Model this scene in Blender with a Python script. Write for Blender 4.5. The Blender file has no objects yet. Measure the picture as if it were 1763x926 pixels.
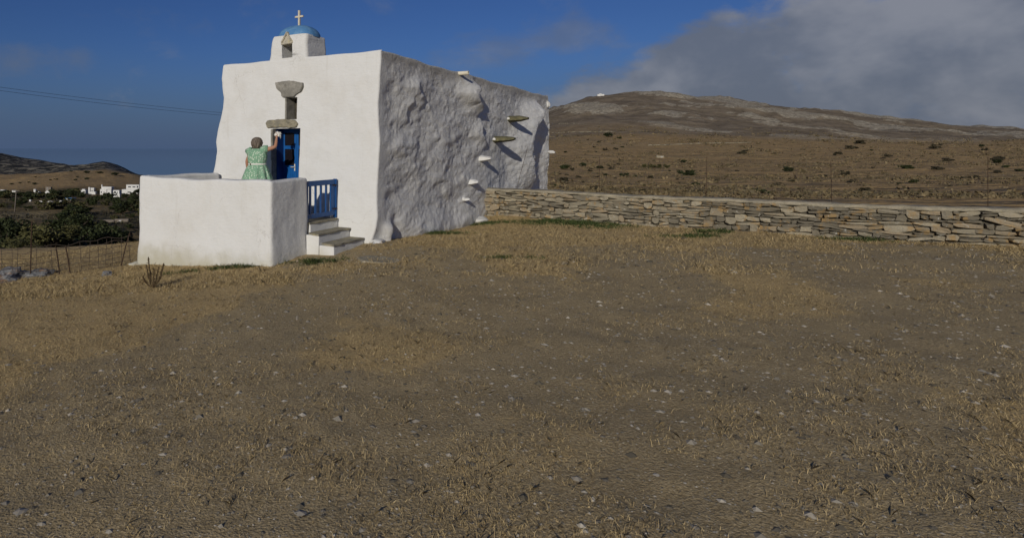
import bpy, bmesh, math, random
import numpy as np
from mathutils import Vector, Matrix
random.seed(7)
rng = np.random.default_rng(11)
sc = bpy.context.scene
COL = sc.collection

# ------------------------------------------------------------------ camera
F_PX, CX, CY, EYE = 1069.0, 600.0, 255.0, 2.2
cam_d = bpy.data.cameras.new('camera')
cam = bpy.data.objects.new('camera', cam_d); COL.objects.link(cam)
cam.location = (0, 0, EYE); cam.rotation_euler = (math.radians(90), 0, 0)
cam_d.sensor_fit = 'HORIZONTAL'; cam_d.sensor_width = 36.0
cam_d.lens = F_PX / 1763.0 * 36.0
cam_d.shift_x = (881.5 - CX) / 1763.0
cam_d.shift_y = -(463.0 - CY) / 1763.0
cam_d.clip_start = 0.05; cam_d.clip_end = 150000
sc.camera = cam

# ------------------------------------------------------------------ light
SUN_EL = math.radians(18.0)
SUN_TO = Vector((-0.36, -0.954, 0)).normalized()      # horizontal direction towards the sun
sun_dir = Vector((SUN_TO.x*math.cos(SUN_EL), SUN_TO.y*math.cos(SUN_EL), math.sin(SUN_EL)))
sd = bpy.data.lights.new('sun', 'SUN'); sd.energy = 2.8; sd.angle = math.radians(0.55); sd.color = (1.0, 0.94, 0.83)
sun = bpy.data.objects.new('sun', sd); COL.objects.link(sun); sun.location = (-20, -40, 30)
sun.rotation_euler = sun_dir.to_track_quat('Z', 'Y').to_euler()

w = bpy.data.worlds.new('World'); sc.world = w; w.use_nodes = True
w.cycles.sampling_method = 'MANUAL'; w.cycles.sample_map_resolution = 512
nt = w.node_tree; nt.nodes.clear()

class G:
    """small node helper"""
    def __init__(s, tree): s.t = tree
    def n(s, typ, **kw):
        nd = s.t.nodes.new(typ)
        for k, v in kw.items(): setattr(nd, k, v)
        return nd
    def link(s, a, b): s.t.links.new(a, b)
    def put(s, sock, v):
        if isinstance(v, bpy.types.NodeSocket): s.t.links.new(v, sock)
        elif v is not None:
            if sock.type == 'RGBA' and len(v) == 3: v = (*v, 1)
            sock.default_value = v
    def m(s, op, a, b=None, c=None, clamp=False):
        nd = s.n('ShaderNodeMath', operation=op, use_clamp=clamp)
        s.put(nd.inputs[0], a)
        if b is not None: s.put(nd.inputs[1], b)
        if c is not None: s.put(nd.inputs[2], c)
        return nd.outputs[0]
    def mix(s, f, a, b, typ='MIX'):
        nd = s.n('ShaderNodeMix', data_type='RGBA', blend_type=typ)
        s.put(nd.inputs[0], f); s.put(nd.inputs[6], a); s.put(nd.inputs[7], b)
        return nd.outputs[2]
    def ramp(s, v, lo, hi, smooth=True):
        nd = s.n('ShaderNodeMapRange', interpolation_type='SMOOTHSTEP' if smooth else 'LINEAR')
        s.put(nd.inputs[0], v); s.put(nd.inputs[1], lo); s.put(nd.inputs[2], hi)
        return nd.outputs[0]
    def noise(s, vec, scale, detail=4, rough=.55, dist=0.0, out=0):
        nd = s.n('ShaderNodeTexNoise'); 
        if vec is not None: s.put(nd.inputs['Vector'], vec)
        nd.inputs['Scale'].default_value = scale; nd.inputs['Detail'].default_value = detail
        nd.inputs['Roughness'].default_value = rough; nd.inputs['Distortion'].default_value = dist
        return nd.outputs[out]
    def voro(s, vec, scale, feature='F1', rnd=1.0):
        nd = s.n('ShaderNodeTexVoronoi', feature=feature)
        if vec is not None: s.put(nd.inputs['Vector'], vec)
        nd.inputs['Scale'].default_value = scale
        nd.inputs['Randomness'].default_value = rnd
        return nd
    def scale(s, vec, xyz):
        nd = s.n('ShaderNodeMapping'); s.put(nd.inputs[0], vec); nd.inputs['Scale'].default_value = xyz
        return nd.outputs[0]

g = G(nt)
sky = g.n('ShaderNodeTexSky', sky_type='NISHITA'); sky.sun_disc = False
sky.sun_elevation = SUN_EL; sky.sun_rotation = math.atan2(SUN_TO.x, SUN_TO.y)
sky.air_density = 1.0; sky.dust_density = 0.4; sky.ozone_density = 3.0
tc = g.n('ShaderNodeTexCoord')
sep = g.n('ShaderNodeSeparateXYZ'); g.link(tc.outputs['Generated'], sep.inputs[0])
X, Y, Z = sep.outputs
az = g.m('ARCTAN2', X, Y)                      # radians, 0 = straight ahead, + to the right
el = g.m('ARCSINE', Z)
# low haze all round the horizon
SKY_GAIN = 1.0
hazef = g.m('MULTIPLY', g.m('SUBTRACT', 1.0, g.ramp(el, -0.02, 0.17)), 0.92)
skyc = g.mix(1.0, sky.outputs[0], (0.34, 0.50, 0.90), 'MULTIPLY')
skyc = g.mix(hazef, skyc, (1.22, 1.95, 3.70))
# clouds
dvec = g.scale(tc.outputs['Generated'], (1.0, 1.0, 1.7))
n1 = g.noise(dvec, 5.5, 6, .60, .3)
n2 = g.noise(dvec, 16.0, 5, .62, .2)
nn = g.m('ADD', g.m('MULTIPLY', n1, .68), g.m('MULTIPLY', n2, .32))
def blob(a, e, ra, re, amp):
    da = g.m('DIVIDE', g.m('SUBTRACT', az, a), ra); de = g.m('DIVIDE', g.m('SUBTRACT', el, e), re)
    q = g.m('ADD', g.m('MULTIPLY', da, da), g.m('MULTIPLY', de, de))
    return g.m('MULTIPLY', g.m('EXPONENT', g.m('MULTIPLY', q, -1.0)), amp)
# bank over the mountain: everything right of ~14 deg, with a top that climbs to the right
top = g.m('ADD', 0.092, g.m('ADD', g.m('MULTIPLY', g.ramp(az, 0.25, 0.41), 0.028), g.m('MULTIPLY', g.ramp(az, 0.40, 0.56), 0.085)))
bank = g.m('MULTIPLY', g.m('SUBTRACT', 1.0, g.ramp(el, g.m('SUBTRACT', top, .06), g.m('ADD', top, .045))), g.ramp(az, 0.14, 0.27))
bank = g.m('MULTIPLY', bank, 0.33)
w1 = blob(0.23, 0.150, 0.085, 0.030, .24)
w1b = blob(0.34, 0.165, 0.10, 0.028, .24)
w2 = blob(-0.475, 0.130, 0.06, 0.030, .165)
w3 = blob(-0.405, 0.128, 0.020, 0.018, .165)
w4 = blob(-0.27, 0.19, 0.05, 0.02, .08)
bias = w1
for q in (w1b, w2, w3, w4): bias = g.m('ADD', bias, q)
dens = g.m('MAXIMUM', g.ramp(g.m('ADD', nn, bank), 0.585, 0.79), g.m('MULTIPLY', g.ramp(g.m('ADD', nn, bias), 0.53, 0.80), .55))
n3 = g.noise(g.scale(tc.outputs['Generated'], (1, 1, 1.6)), 5.0, 5, .55, .1)
cl_dark = (2.5, 2.85, 3.6); cl_lit = (4.8, 5.0, 5.6)
cc = g.mix(g.ramp(g.m('SUBTRACT', n3, g.m('MULTIPLY', g.ramp(el, .05, .22), 0.04)), .40, .66), cl_dark, cl_lit)
skyc = g.mix(g.m('MULTIPLY', dens, .88), skyc, cc)
bg = g.n('ShaderNodeBackground'); g.put(bg.inputs[0], skyc); bg.inputs[1].default_value = 0.05 * SKY_GAIN
wo = g.n('ShaderNodeOutputWorld'); g.link(bg.outputs[0], wo.inputs[0])

vs = sc.view_settings
vs.view_transform = 'Standard'; vs.look = 'None'; vs.gamma = 1.0; vs.use_curve_mapping = False; vs.exposure = 0.0
sc.render.engine = 'CYCLES'
sc.cycles.use_denoising = True
sc.cycles.max_bounces = 4; sc.cycles.diffuse_bounces = 2; sc.cycles.use_adaptive_sampling = True; sc.cycles.adaptive_threshold = .02; sc.cycles.transparent_max_bounces = 8

# ------------------------------------------------------------------ geometry helpers
ANG = math.atan2(-0.53, 0.848)
O = Vector((0.54, 14.43, 0))
EX = Vector((0.848, -0.53, 0)).normalized(); EY = Vector((-EX.y, EX.x, 0))
def L(x, y, z=0.0): return O + EX*x + EY*y + Vector((0, 0, z))     # chapel frame -> world
def at(px, py, yy): return Vector(((px-CX)/F_PX*yy, yy, EYE-(py-CY)/F_PX*yy))

def mesh_obj(name, verts, faces, mat=None, parent=None, smooth=False, off=None):
    me = bpy.data.meshes.new(name)
    v = np.asarray(verts, dtype=float).reshape(-1, 3)
    if off is not None: v = v - np.array(off)
    me.from_pydata(v.tolist(), [], faces if isinstance(faces, list) else faces.tolist())
    if smooth: me.polygons.foreach_set('use_smooth', [True]*len(me.polygons))
    me.update()
    o = bpy.data.objects.new(name, me); COL.objects.link(o)
    if mat: me.materials.append(mat)
    if parent: o.parent = parent
    return o
def fast_mesh(name, V, n, k, mat):
    """n separate k-gons from consecutive vertices"""
    me = bpy.data.meshes.new(name); V = np.ascontiguousarray(V, np.float32)
    me.vertices.add(len(V)); me.vertices.foreach_set('co', V.ravel())
    me.loops.add(n*k); me.loops.foreach_set('vertex_index', np.arange(n*k, dtype=np.int32))
    me.polygons.add(n); me.polygons.foreach_set('loop_start', np.arange(0, n*k, k, dtype=np.int32))
    me.update(calc_edges=True); me.validate(); me.materials.append(mat); return me
def empty(name, loc, rz=0.0):
    o = bpy.data.objects.new(name, None); COL.objects.link(o)
    o.location = loc; o.rotation_euler = (0, 0, rz); o.empty_display_size = .2
    return o
def tag(o, label=None, cat=None, group=None, kind=None):
    if label: o['label'] = label
    if cat: o['category'] = cat
    if group: o['group'] = group
    if kind: o['kind'] = kind
    return o
def dup(o, parent=None):
    c = o.copy(); COL.objects.link(c); c.parent = parent
    for ch in o.children: dup(ch, c)
    return c
def bm_obj(name, bm, mat, parent=None, smooth=False, auto=None):
    me = bpy.data.meshes.new(name); bm.normal_update(); bm.to_mesh(me); bm.free()
    if smooth: me.polygons.foreach_set('use_smooth', [True]*len(me.polygons))
    o = bpy.data.objects.new(name, me); COL.objects.link(o)
    if mat: me.materials.append(mat)
    if parent: o.parent = parent
    return o
def box_bm(bm, x0, x1, y0, y1, z0, z1, bevel=0.0, jitter=0.0, seed=0):
    r = random.Random(seed)
    vs_ = [bm.verts.new((x + r.uniform(-jitter, jitter), y + r.uniform(-jitter, jitter), z + r.uniform(-jitter, jitter)))
           for x in (x0, x1) for y in (y0, y1) for z in (z0, z1)]
    fs = [bm.faces.new([vs_[i] for i in q]) for q in ((0,1,3,2),(4,6,7,5),(0,4,5,1),(2,3,7,6),(0,2,6,4),(1,5,7,3))]
    if bevel > 0:
        es = {e for f in fs for e in f.edges}
        bmesh.ops.bevel(bm, geom=list(es), offset=bevel, segments=2, affect='EDGES', profile=.6)
def box(name, x0, x1, y0, y1, z0, z1, mat, parent=None, bevel=0.0, jitter=0.0, seed=0):
    bm = bmesh.new(); box_bm(bm, x0, x1, y0, y1, z0, z1, bevel, jitter, seed)
    return bm_obj(name, bm, mat, parent)
def tube(pts, radii, n=8, cap=True):
    """verts, faces of a swept tube"""
    pts = [Vector(p) for p in pts]
    if not isinstance(radii, (list, tuple)): radii = [radii]*len(pts)
    V, Fc = [], []
    up = Vector((0, 0, 1))
    for i, p in enumerate(pts):
        d = (pts[min(i+1, len(pts)-1)] - pts[max(i-1, 0)]).normalized()
        a = d.cross(up)
        if a.length < 1e-3: a = d.cross(Vector((1, 0, 0)))
        a.normalize(); b = d.cross(a)
        for k in range(n):
            t = 2*math.pi*k/n
            V.append(p + (a*math.cos(t) + b*math.sin(t))*radii[i])
    for i in range(len(pts)-1):
        for k in range(n):
            Fc.append((i*n+k, i*n+(k+1) % n, (i+1)*n+(k+1) % n, (i+1)*n+k))
    if cap:
        Fc.append(tuple(range(n-1, -1, -1))); Fc.append(tuple((len(pts)-1)*n+k for k in range(n)))
    return V, Fc
class MB:
    def __init__(s): s.v = []; s.f = []
    def add(s, V, Fc):
        o = len(s.v); s.v += [tuple(p) for p in V]; s.f += [tuple(i+o for i in q) for q in Fc]
    def build(s, name, mat, parent=None, smooth=False): return mesh_obj(name, s.v, s.f, mat, parent, smooth)

# numpy gradient noise
_perm = rng.permutation(512)
_perm = np.concatenate([_perm, _perm, _perm])
_gr = rng.normal(size=(512, 3)); _gr /= np.linalg.norm(_gr, axis=1)[:, None]
def pnoise(p):
    p = np.asarray(p, float); i = np.floor(p).astype(int); f = p - i; u = f*f*f*(f*(f*6-15)+10)
    out = 0
    for dx in (0, 1):
        for dy in (0, 1):
            for dz in (0, 1):
                h = _perm[(_perm[(_perm[(i[..., 0]+dx) & 511] + i[..., 1]+dy) & 511] + i[..., 2]+dz) & 511]
                gv = _gr[h]
                d = gv[..., 0]*(f[..., 0]-dx) + gv[..., 1]*(f[..., 1]-dy) + gv[..., 2]*(f[..., 2]-dz)
                wt = (u[..., 0] if dx else 1-u[..., 0])*(u[..., 1] if dy else 1-u[..., 1])*(u[..., 2] if dz else 1-u[..., 2])
                out = out + d*wt
    return out*1.5
def fbm(p, octv=4, gain=.5, lac=2.03):
    p = np.asarray(p, float); a = 1.0; s = 0; 
    for k in range(octv):
        s = s + a*pnoise(p); p = p*lac + 17.3; a *= gain
    return s
def st(x): x = np.clip(x, 0, 1); return x*x*(3-2*x)

# ------------------------------------------------------------------ materials
def new_mat(name, rough=.9):
    m = bpy.data.materials.new(name); m.use_nodes = True
    t = m.node_tree; b = t.nodes['Principled BSDF']; b.inputs['Roughness'].default_value = rough
    b.inputs['Specular IOR Level'].default_value = .25
    return m, G(t), b
def bump(g, b, height, strength=.5, dist=.02):
    bn = g.n('ShaderNodeBump'); bn.inputs['Strength'].default_value = strength; bn.inputs['Distance'].default_value = dist
    g.put(bn.inputs['Height'], height); g.link(bn.outputs[0], b.inputs['Normal'])
def coords(g, kind='Object'):
    return g.n('ShaderNodeTexCoord').outputs[kind]
def geo_pos(g): return g.n('ShaderNodeNewGeometry').outputs['Position']

def mat_plaster(name, base=(.665, .66, .64), dirt=.35, foot=True, weather=0.0):
    m, g, b = new_mat(name, .92)
    p = geo_pos(g)
    big = g.noise(p, .9, 5, .6)
    brush = g.noise(g.scale(p, (1.6, 1.6, 9.0)), 3.0, 5, .65)
    speck = g.noise(p, 34, 3, .6)
    c = g.mix(g.m('MULTIPLY', g.ramp(big, .45, .75), dirt), base, (.54, .505, .44))
    c = g.mix(g.m('MULTIPLY', g.ramp(brush, .48, .72), .22), c, (.57, .55, .50))
    c = g.mix(g.m('MULTIPLY', g.ramp(speck, .68, .78), .5), c, (.42, .38, .31))
    if foot:
        sz = g.n('ShaderNodeSeparateXYZ'); g.link(p, sz.inputs[0])
        fz = g.m('SUBTRACT', g.ramp(g.m('ADD', sz.outputs[2], g.m('MULTIPLY', g.noise(p, 4.0, 4), -.5)), -.15, -.72), 0.0, clamp=True)
        c = g.mix(g.m('MULTIPLY', fz, .65), c, (.38, .35, .23))
    if weather > 0:
        nz = g.n('ShaderNodeSeparateXYZ'); g.link(p, nz.inputs[0])
        wz = g.ramp(g.m('ADD', nz.outputs[2], g.m('MULTIPLY', g.noise(p, 3.0, 6, .7), .5)), 4.36, 4.66)
        c = g.mix(g.m('MULTIPLY', wz, weather), c, (.30, .27, .22))
    drip = g.noise(g.scale(p, (5.0, 5.0, .45)), 1.0, 5, .65)
    c = g.mix(g.m('MULTIPLY', g.ramp(drip, .56, .74), .30), c, (.50, .47, .41))
    wp_ = g.n('ShaderNodeVectorMath', operation='ADD'); g.link(p, wp_.inputs[0])
    nv_ = g.n('ShaderNodeVectorMath', operation='SCALE'); g.link(g.noise(p, 2.5, 4, .6, 0, 1), nv_.inputs[0]); nv_.inputs['Scale'].default_value = .5
    g.link(nv_.outputs[0], wp_.inputs[1])
    ck = g.voro(wp_.outputs[0], 1.1, 'DISTANCE_TO_EDGE')
    crack = g.m('MULTIPLY', g.m('SUBTRACT', 1.0, g.ramp(ck.outputs['Distance'], .002, .009)), g.ramp(g.noise(p, .8, 2), .52, .62))
    c = g.mix(g.m('MULTIPLY', crack, .35), c, (.33, .30, .26))
    g.put(b.inputs['Base Color'], c)
    h = g.m('ADD', g.m('MULTIPLY', g.noise(p, 11, 6, .68), 1.0), g.m('MULTIPLY', brush, .6))
    bump(g, b, h, .75 if weather > 0 else .6, .028 if weather > 0 else .020)
    return m
M = {}
M['plaster'] = mat_plaster('white_limewash')
M['plaster_rough'] = mat_plaster('white_limewash_rough', (.66, .65, .625), .30, True, .55)
M['plaster_belfry'] = mat_plaster('white_limewash_belfry', (.665, .66, .64), .35, False)

def mat_flat(name, col, rough=.8, var=.25, scale=12, bump_s=.25, bdist=.006, spec=.25, dark=None):
    m, g, b = new_mat(name, rough)
    b.inputs['Specular IOR Level'].default_value = spec
    p = coords(g)
    n = g.noise(p, scale, 5, .6)
    d = dark or tuple(c*.55 for c in col)
    g.put(b.inputs['Base Color'], g.mix(g.m('MULTIPLY', g.ramp(n, .4, .72), var*2), col, d))
    bump(g, b, g.noise(p, scale*4, 4, .6), bump_s, bdist)
    return m
M['blue'] = mat_flat('blue_paint', (.003, .085, .30), .45, .18, 9, .2, .003, .4)
M['blue_dome'] = mat_flat('blue_dome_paint', (.075, .20, .39), .75, .3, 5, .4, .01, .2, (.18, .33, .48))
M['gate_blue'] = mat_flat('gate_blue_paint', (.004, .068, .24), .5, .18, 9, .2, .003, .35)
M['shaded_blue'] = mat_flat('shaded_blue_paint', (.008, .04, .17), .5, .2, 9)  # door blue darkened, doorway shade put into the colour
M['glass_dark'] = mat_flat('dark_door_glass', (.012, .010, .012), .12, .1, 3, 0, .001, .5)
M['cross'] = mat_flat('cream_marble', (.60, .54, .42), .8, .3, 14)
M['pipe'] = mat_flat('old_white_pipe', (.70, .64, .50), .6, .2, 12)
M['black'] = mat_flat('soot_black', (.02, .02, .02), .9, .2, 12)
M['rust'] = mat_flat('rusty_iron', (.055, .032, .020), .85, .4, 40)
M['wire'] = mat_flat('weathered_wire', (.075, .058, .045), .7, .3, 40)
M['wood_pole'] = mat_flat('weathered_pole', (.20, .17, .14), .9, .3, 9)
M['cable'] = mat_flat('black_cable', (.02, .022, .03), .7, .1, 4)
M['house'] = mat_flat('far_white_house', (.66, .65, .62), .9, .15, 1.2)
M['house_dark'] = mat_flat('far_window_dark', (.035, .04, .05), .5, .1, 2)
M['blue_far'] = mat_flat('far_blue_sheet', (.05, .20, .45), .6, .2, 1)
M['skin'] = mat_flat('sun_tanned_skin', (.40, .205, .125), .55, .12, 14, .1, .003, .35, (.33, .15, .09))
M['white_cloth'] = mat_flat('white_cotton', (.70, .68, .62), .9, .1, 30)

def mat_slate(name, a=(.20, .185, .145), bcol=(.33, .29, .20), lich=.35):
    m, g, b = new_mat(name, .88)
    p = coords(g)
    n = g.noise(p, 4, 6, .65); n2 = g.noise(p, 26, 4, .6)
    c = g.mix(g.ramp(n, .35, .7), a, bcol)
    c = g.mix(g.m('MULTIPLY', g.ramp(n2, .5, .75), .55), c, (.10, .095, .08))
    c = g.mix(g.m('MULTIPLY', g.ramp(g.noise(p, 7, 5, .6, .4), .56, .68), lich), c, (.42, .36, .14))
    g.put(b.inputs['Base Color'], c)
    bump(g, b, g.m('ADD', n, g.m('MULTIPLY', n2, .5)), .6, .02)
    return m
M['slate'] = mat_slate('slate_slab')
M['slate_dark'] = mat_slate('slate_dark', (.085, .078, .045), (.17, .155, .085), .2)
M['granite'] = mat_slate('grey_granite', (.19, .18, .155), (.33, .31, .27), .1)
M['marble_old'] = mat_slate('old_marble', (.40, .37, .30), (.56, .50, .38), .5)

def mat_wallstone():
    m, g, b = new_mat('lichen_wall_stone', .9)
    p = geo_pos(g)
    oi = g.n('ShaderNodeObjectInfo').outputs['Random']
    c = g.mix(oi, (.145, .125, .09), (.34, .295, .21))
    wh = g.n('ShaderNodeTexWhiteNoise', noise_dimensions='1D'); g.put(wh.inputs['W'], g.m('MULTIPLY', oi, 77.0))
    c = g.mix(g.ramp(wh.outputs[0], .72, .95), c, (.29, .23, .15))
    c = g.mix(g.m('MULTIPLY', g.ramp(g.noise(p, 22, 5, .65), .45, .72), .6), c, (.13, .125, .11))
    lm = g.ramp(g.noise(p, 3.4, 6, .68, .3), .52, .64)
    c = g.mix(g.m('MULTIPLY', lm, .6), c, (.33, .20, .065))
    c = g.mix(g.m('MULTIPLY', g.ramp(g.noise(p, 9.5, 6, .68, .3), .60, .68), .65), c, (.52, .50, .44))
    g.put(b.inputs['Base Color'], c)
    bump(g, b, g.m('ADD', g.noise(p, 10, 6, .65), g.m('MULTIPLY', g.noise(p, 55, 3), .4)), .7, .03)
    return m
M['wallstone'] = mat_wallstone()
M['cap'] = mat_slate('earth_and_mortar_cap', (.25, .22, .16), (.36, .315, .23), .12)
M['core'] = mat_flat('wall_core_rubble', (.10, .088, .065), .95, .5, 12, .8, .03)

def mat_ground(mode):
    m, g, b = new_mat('ground_soil_and_dry_grass_'+mode, .96)
    b.inputs['Specular IOR Level'].default_value = .1
    p = geo_pos(g)
    def A(n):
        a = g.n('ShaderNodeAttribute'); a.attribute_name = n; return a.outputs['Fac']
    n_f = g.noise(p, 34, 4, .70); n_m = g.noise(p, 3.2, 4, .64); n_b = g.noise(p, .55, 3, .6)
    fl = g.n('ShaderNodeSeparateXYZ'); g.link(p, fl.inputs[0])
    # gravel
    vo = g.voro(p, 60); vo2 = vo
    gv = g.mix(n_m, (.46, .355, .195), (.66, .525, .315))
    gv = g.mix(g.m('MULTIPLY', g.ramp(vo2.outputs['Distance'], .15, .42), .5), gv, (.33, .25, .135))
    gv = g.mix(g.m('MULTIPLY', g.ramp(n_b, .48, .68), .55), gv, (.35, .27, .155))
    gv = g.mix(g.ramp(n_f, .40, .62), (.30, .225, .118), gv)
    gv = g.mix(g.m('MULTIPLY', g.ramp(n_m, .50, .72), .6), gv, (.44, .335, .18))
    # dry grass thatch
    gs = g.mix(g.ramp(n_f, .35, .68), (.34, .24, .112), (.60, .44, .215))
    gs = g.mix(g.m('MULTIPLY', g.ramp(n_m, .42, .70), .6), gs, (.46, .34, .165))
    gm = g.ramp(g.m('ADD', A('grass'), g.m('MULTIPLY', g.m('SUBTRACT', n_m, .5), 1.3)), .38, .66)
    near = g.mix(gm, gv, gs)
    gr = g.mix(g.ramp(n_f, .38, .64), (.035, .050, .016), (.085, .105, .034))
    near = g.mix(g.ramp(g.m('ADD', A('green'), g.m('MULTIPLY', g.m('SUBTRACT', n_m, .5), .9)), .45, .8), near, gr)
    # far ground: brown phrygana, terraces, dark scrub
    fa = g.noise(p, .045, 4, .66); fb = g.noise(p, .22, 4, .7)
    far = g.mix(g.ramp(fb, .34, .66), (.27, .182, .086), (.47, .32, .15))
    far = g.mix(g.m('MULTIPLY', g.ramp(fa, .5, .7), .6), far, (.34, .25, .125))
    far = g.mix(g.m('MULTIPLY', g.ramp(fb, .55, .68), .75), far, (.095, .070, .036))
    valley = g.mix(g.ramp(fa, .38, .60), (.075, .062, .028), (.22, .155, .072))
    valley = g.mix(g.m('MULTIPLY', g.ramp(fb, .52, .64), .7), valley, (.034, .036, .014))
    valley = g.mix(A('tan'), valley, g.mix(g.ramp(fb, .35, .65), (.22, .165, .08), (.34, .26, .13)))
    far = g.mix(A('valley'), far, valley)
    heath = g.mix(g.ramp(fa, .35, .65), (.155, .122, .082), (.26, .205, .138))
    rk = g.mix(g.ramp(fb, .4, .62), (.24, .205, .15), (.50, .44, .33))
    rmask = g.ramp(g.m('ADD', A('rock'), g.m('MULTIPLY', g.m('SUBTRACT', g.noise(p, .05, 5, .72), .5), 1.8)), .30, .62)
    mount = g.mix(g.m('MULTIPLY', rmask, .85), heath, rk)
    mount = g.mix(g.m('MULTIPLY', g.ramp(g.noise(p, .16, 3, .7), .60, .68), .6), mount, (.045, .040, .030))
    far = g.mix(A('mount'), far, mount)
    bare = g.mix(g.ramp(g.noise(p, .035, 5, .75), .48, .58), (.030, .029, .026), (.255, .225, .165))
    far = g.mix(A('crag'), far, bare)
    c = near if mode == 'near' else far if mode == 'far' else g.mix(A('far'), near, far)
    g.put(b.inputs['Base Color'], c)
    h = g.m('ADD', g.m('MULTIPLY', n_f, .7), g.m('ADD', g.m('MULTIPLY', n_m, .8), g.m('MULTIPLY', vo.outputs['Distance'], -.22)))
    last = None
    if mode != 'far':
        b1 = g.n('ShaderNodeBump'); b1.inputs['Strength'].default_value = .6; b1.inputs['Distance'].default_value = .035; g.put(b1.inputs['Height'], h); last = b1.outputs[0]
    if mode != 'near':
        b2 = g.n('ShaderNodeBump'); b2.inputs['Distance'].default_value = 6.0; g.put(b2.inputs['Strength'], g.m('MULTIPLY', A('far'), .65))
        g.put(b2.inputs['Height'], g.m('ADD', fa, g.m('MULTIPLY', fb, .35)))
        if last: g.link(last, b2.inputs['Normal'])
        last = b2.outputs[0]
    g.link(last, b.inputs['Normal'])
    return m
for _k in ('near', 'blend', 'far'): M['ground_'+_k] = mat_ground(_k)

def mat_leaf(name, a, bcol, tr=.15):
    m, g, b = new_mat(name, .7)
    oi = g.n('ShaderNodeObjectInfo').outputs['Random']
    at_ = g.n('ShaderNodeAttribute'); at_.attribute_name = 'shade'
    c = g.mix(at_.outputs['Fac'], a, bcol)
    c = g.mix(g.m('MULTIPLY', oi, .35), c, tuple(x*.6 for x in a))
    g.put(b.inputs['Base Color'], c)
    b.inputs['Subsurface Weight'].default_value = 0
    return m
M['leaf_dark'] = mat_leaf('dark_scrub_leaves', (.016, .022, .008), (.050, .062, .020))
M['leaf_mid'] = mat_leaf('olive_scrub_leaves', (.040, .042, .015), (.115, .108, .038))
M['leaf_grey'] = mat_leaf('grey_brown_scrub', (.038, .034, .021), (.085, .072, .040))
M['straw'] = mat_leaf('dry_straw', (.18, .125, .056), (.62, .48, .25))
M['greenblade'] = mat_leaf('green_blades', (.035, .055, .014), (.085, .115, .034))
M['thistle'] = mat_leaf('brown_thistle', (.050, .034, .018), (.13, .085, .040))
M['bark'] = mat_flat('bark', (.075, .058, .042), .95, .4, 14, .6, .02)
def mat_pebble():
    m, g, b = new_mat('pebble', .9)
    at_ = g.n('ShaderNodeAttribute'); at_.attribute_name = 'shade'
    c = g.mix(at_.outputs['Fac'], (.10, .085, .058), (.58, .52, .42))
    g.put(b.inputs['Base Color'], g.mix(g.m('MULTIPLY', g.noise(geo_pos(g), 60, 3), .5), c, (.12, .105, .08)))
    return m
M['pebble'] = mat_pebble()
def mat_rock():
    m, g, b = new_mat('outcrop_rock', .9)
    p = geo_pos(g)
    c = g.mix(g.ramp(g.noise(p, 2.2, 6, .65), .38, .65), (.12, .12, .125), (.32, .315, .30))
    c = g.mix(g.m('MULTIPLY', g.ramp(g.noise(p, 1.5, 5, .65, .4), .50, .60), .8), c, (.36, .17, .045))
    g.put(b.inputs['Base Color'], c)
    bump(g, b, g.noise(p, 9, 6, .7), .8, .05)
    return m
M['rock'] = mat_rock()

def mat_sea():
    m, g, b = new_mat('sea_water', .07)
    b.inputs['Base Color'].default_value = (.020, .045, .095, 1)
    b.inputs['Specular IOR Level'].default_value = .5
    p = geo_pos(g)
    return m
M['sea'] = mat_sea()

# ------------------------------------------------------------------ terrain
# heights near the chapel (world x, y, z)
ctrl = np.array([
 (.54,14.43,-.04),(-.2,13.3,-.10),(.9,13.6,-.05),(-1.59,12.8,-.24),(-3.3,13.9,-.42),(-5.07,14.97,-.62),(-5.6,15.6,-.72),(2.7,17.2,-.12),(4.2,19.8,-.18),(4.9,20.4,-.02),
 (7.2,19.0,-.04),(9.8,17.3,-.03),(15.,13.6,.02),(19,11,.05),(0,9,-.14),(5,9,-.10),(10,9,-.04),(0,4,-.12),(6,4,-.05),(-4,10,-.36),(-3,5,-.22),(-8,11,-.62),(-7,14,-.86),(-6,8,-.45),
 (-10.1,18,-1.15),(-9.3,20,-1.30),(-8.1,23,-1.22),(-8.0,18,-.95),(-12,15,-1.3),(-14,10,-1.2),(-3,18,-.7),(-2,26,-.9),(5,26,-.5),(9,25,-.3),(14,21,-.2),(20,18,-.1),(22,8,.1),(0,0,-.1),(-10,0,-.6),(12,0,.1),(0,-12,0),(-15,-12,-.6),(15,-12,.3),
 (12,30,-.5),(-16,22,-2.2)])
def _tps(a, b):
    d2 = ((a[:, None, :]-b[None])**2).sum(-1); return .5*d2*np.log(d2+1e-9)
_P = np.c_[np.ones(len(ctrl)), ctrl[:, :2]]
_K = _tps(ctrl[:, :2], ctrl[:, :2]) + np.eye(len(ctrl))*.02
_A = np.block([[_K, _P], [_P.T, np.zeros((3, 3))]])
_w = np.linalg.solve(_A, np.r_[ctrl[:, 2], 0, 0, 0])
def z_near(x, y):
    q = np.c_[x, y]; out = np.empty(len(q))
    for i in range(0, len(q), 40000):
        s = q[i:i+40000]; out[i:i+40000] = _tps(s, ctrl[:, :2]) @ _w[:-3] + np.c_[np.ones(len(s)), s] @ _w[-3:]
    return np.clip(out, -3.5, .6)
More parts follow.
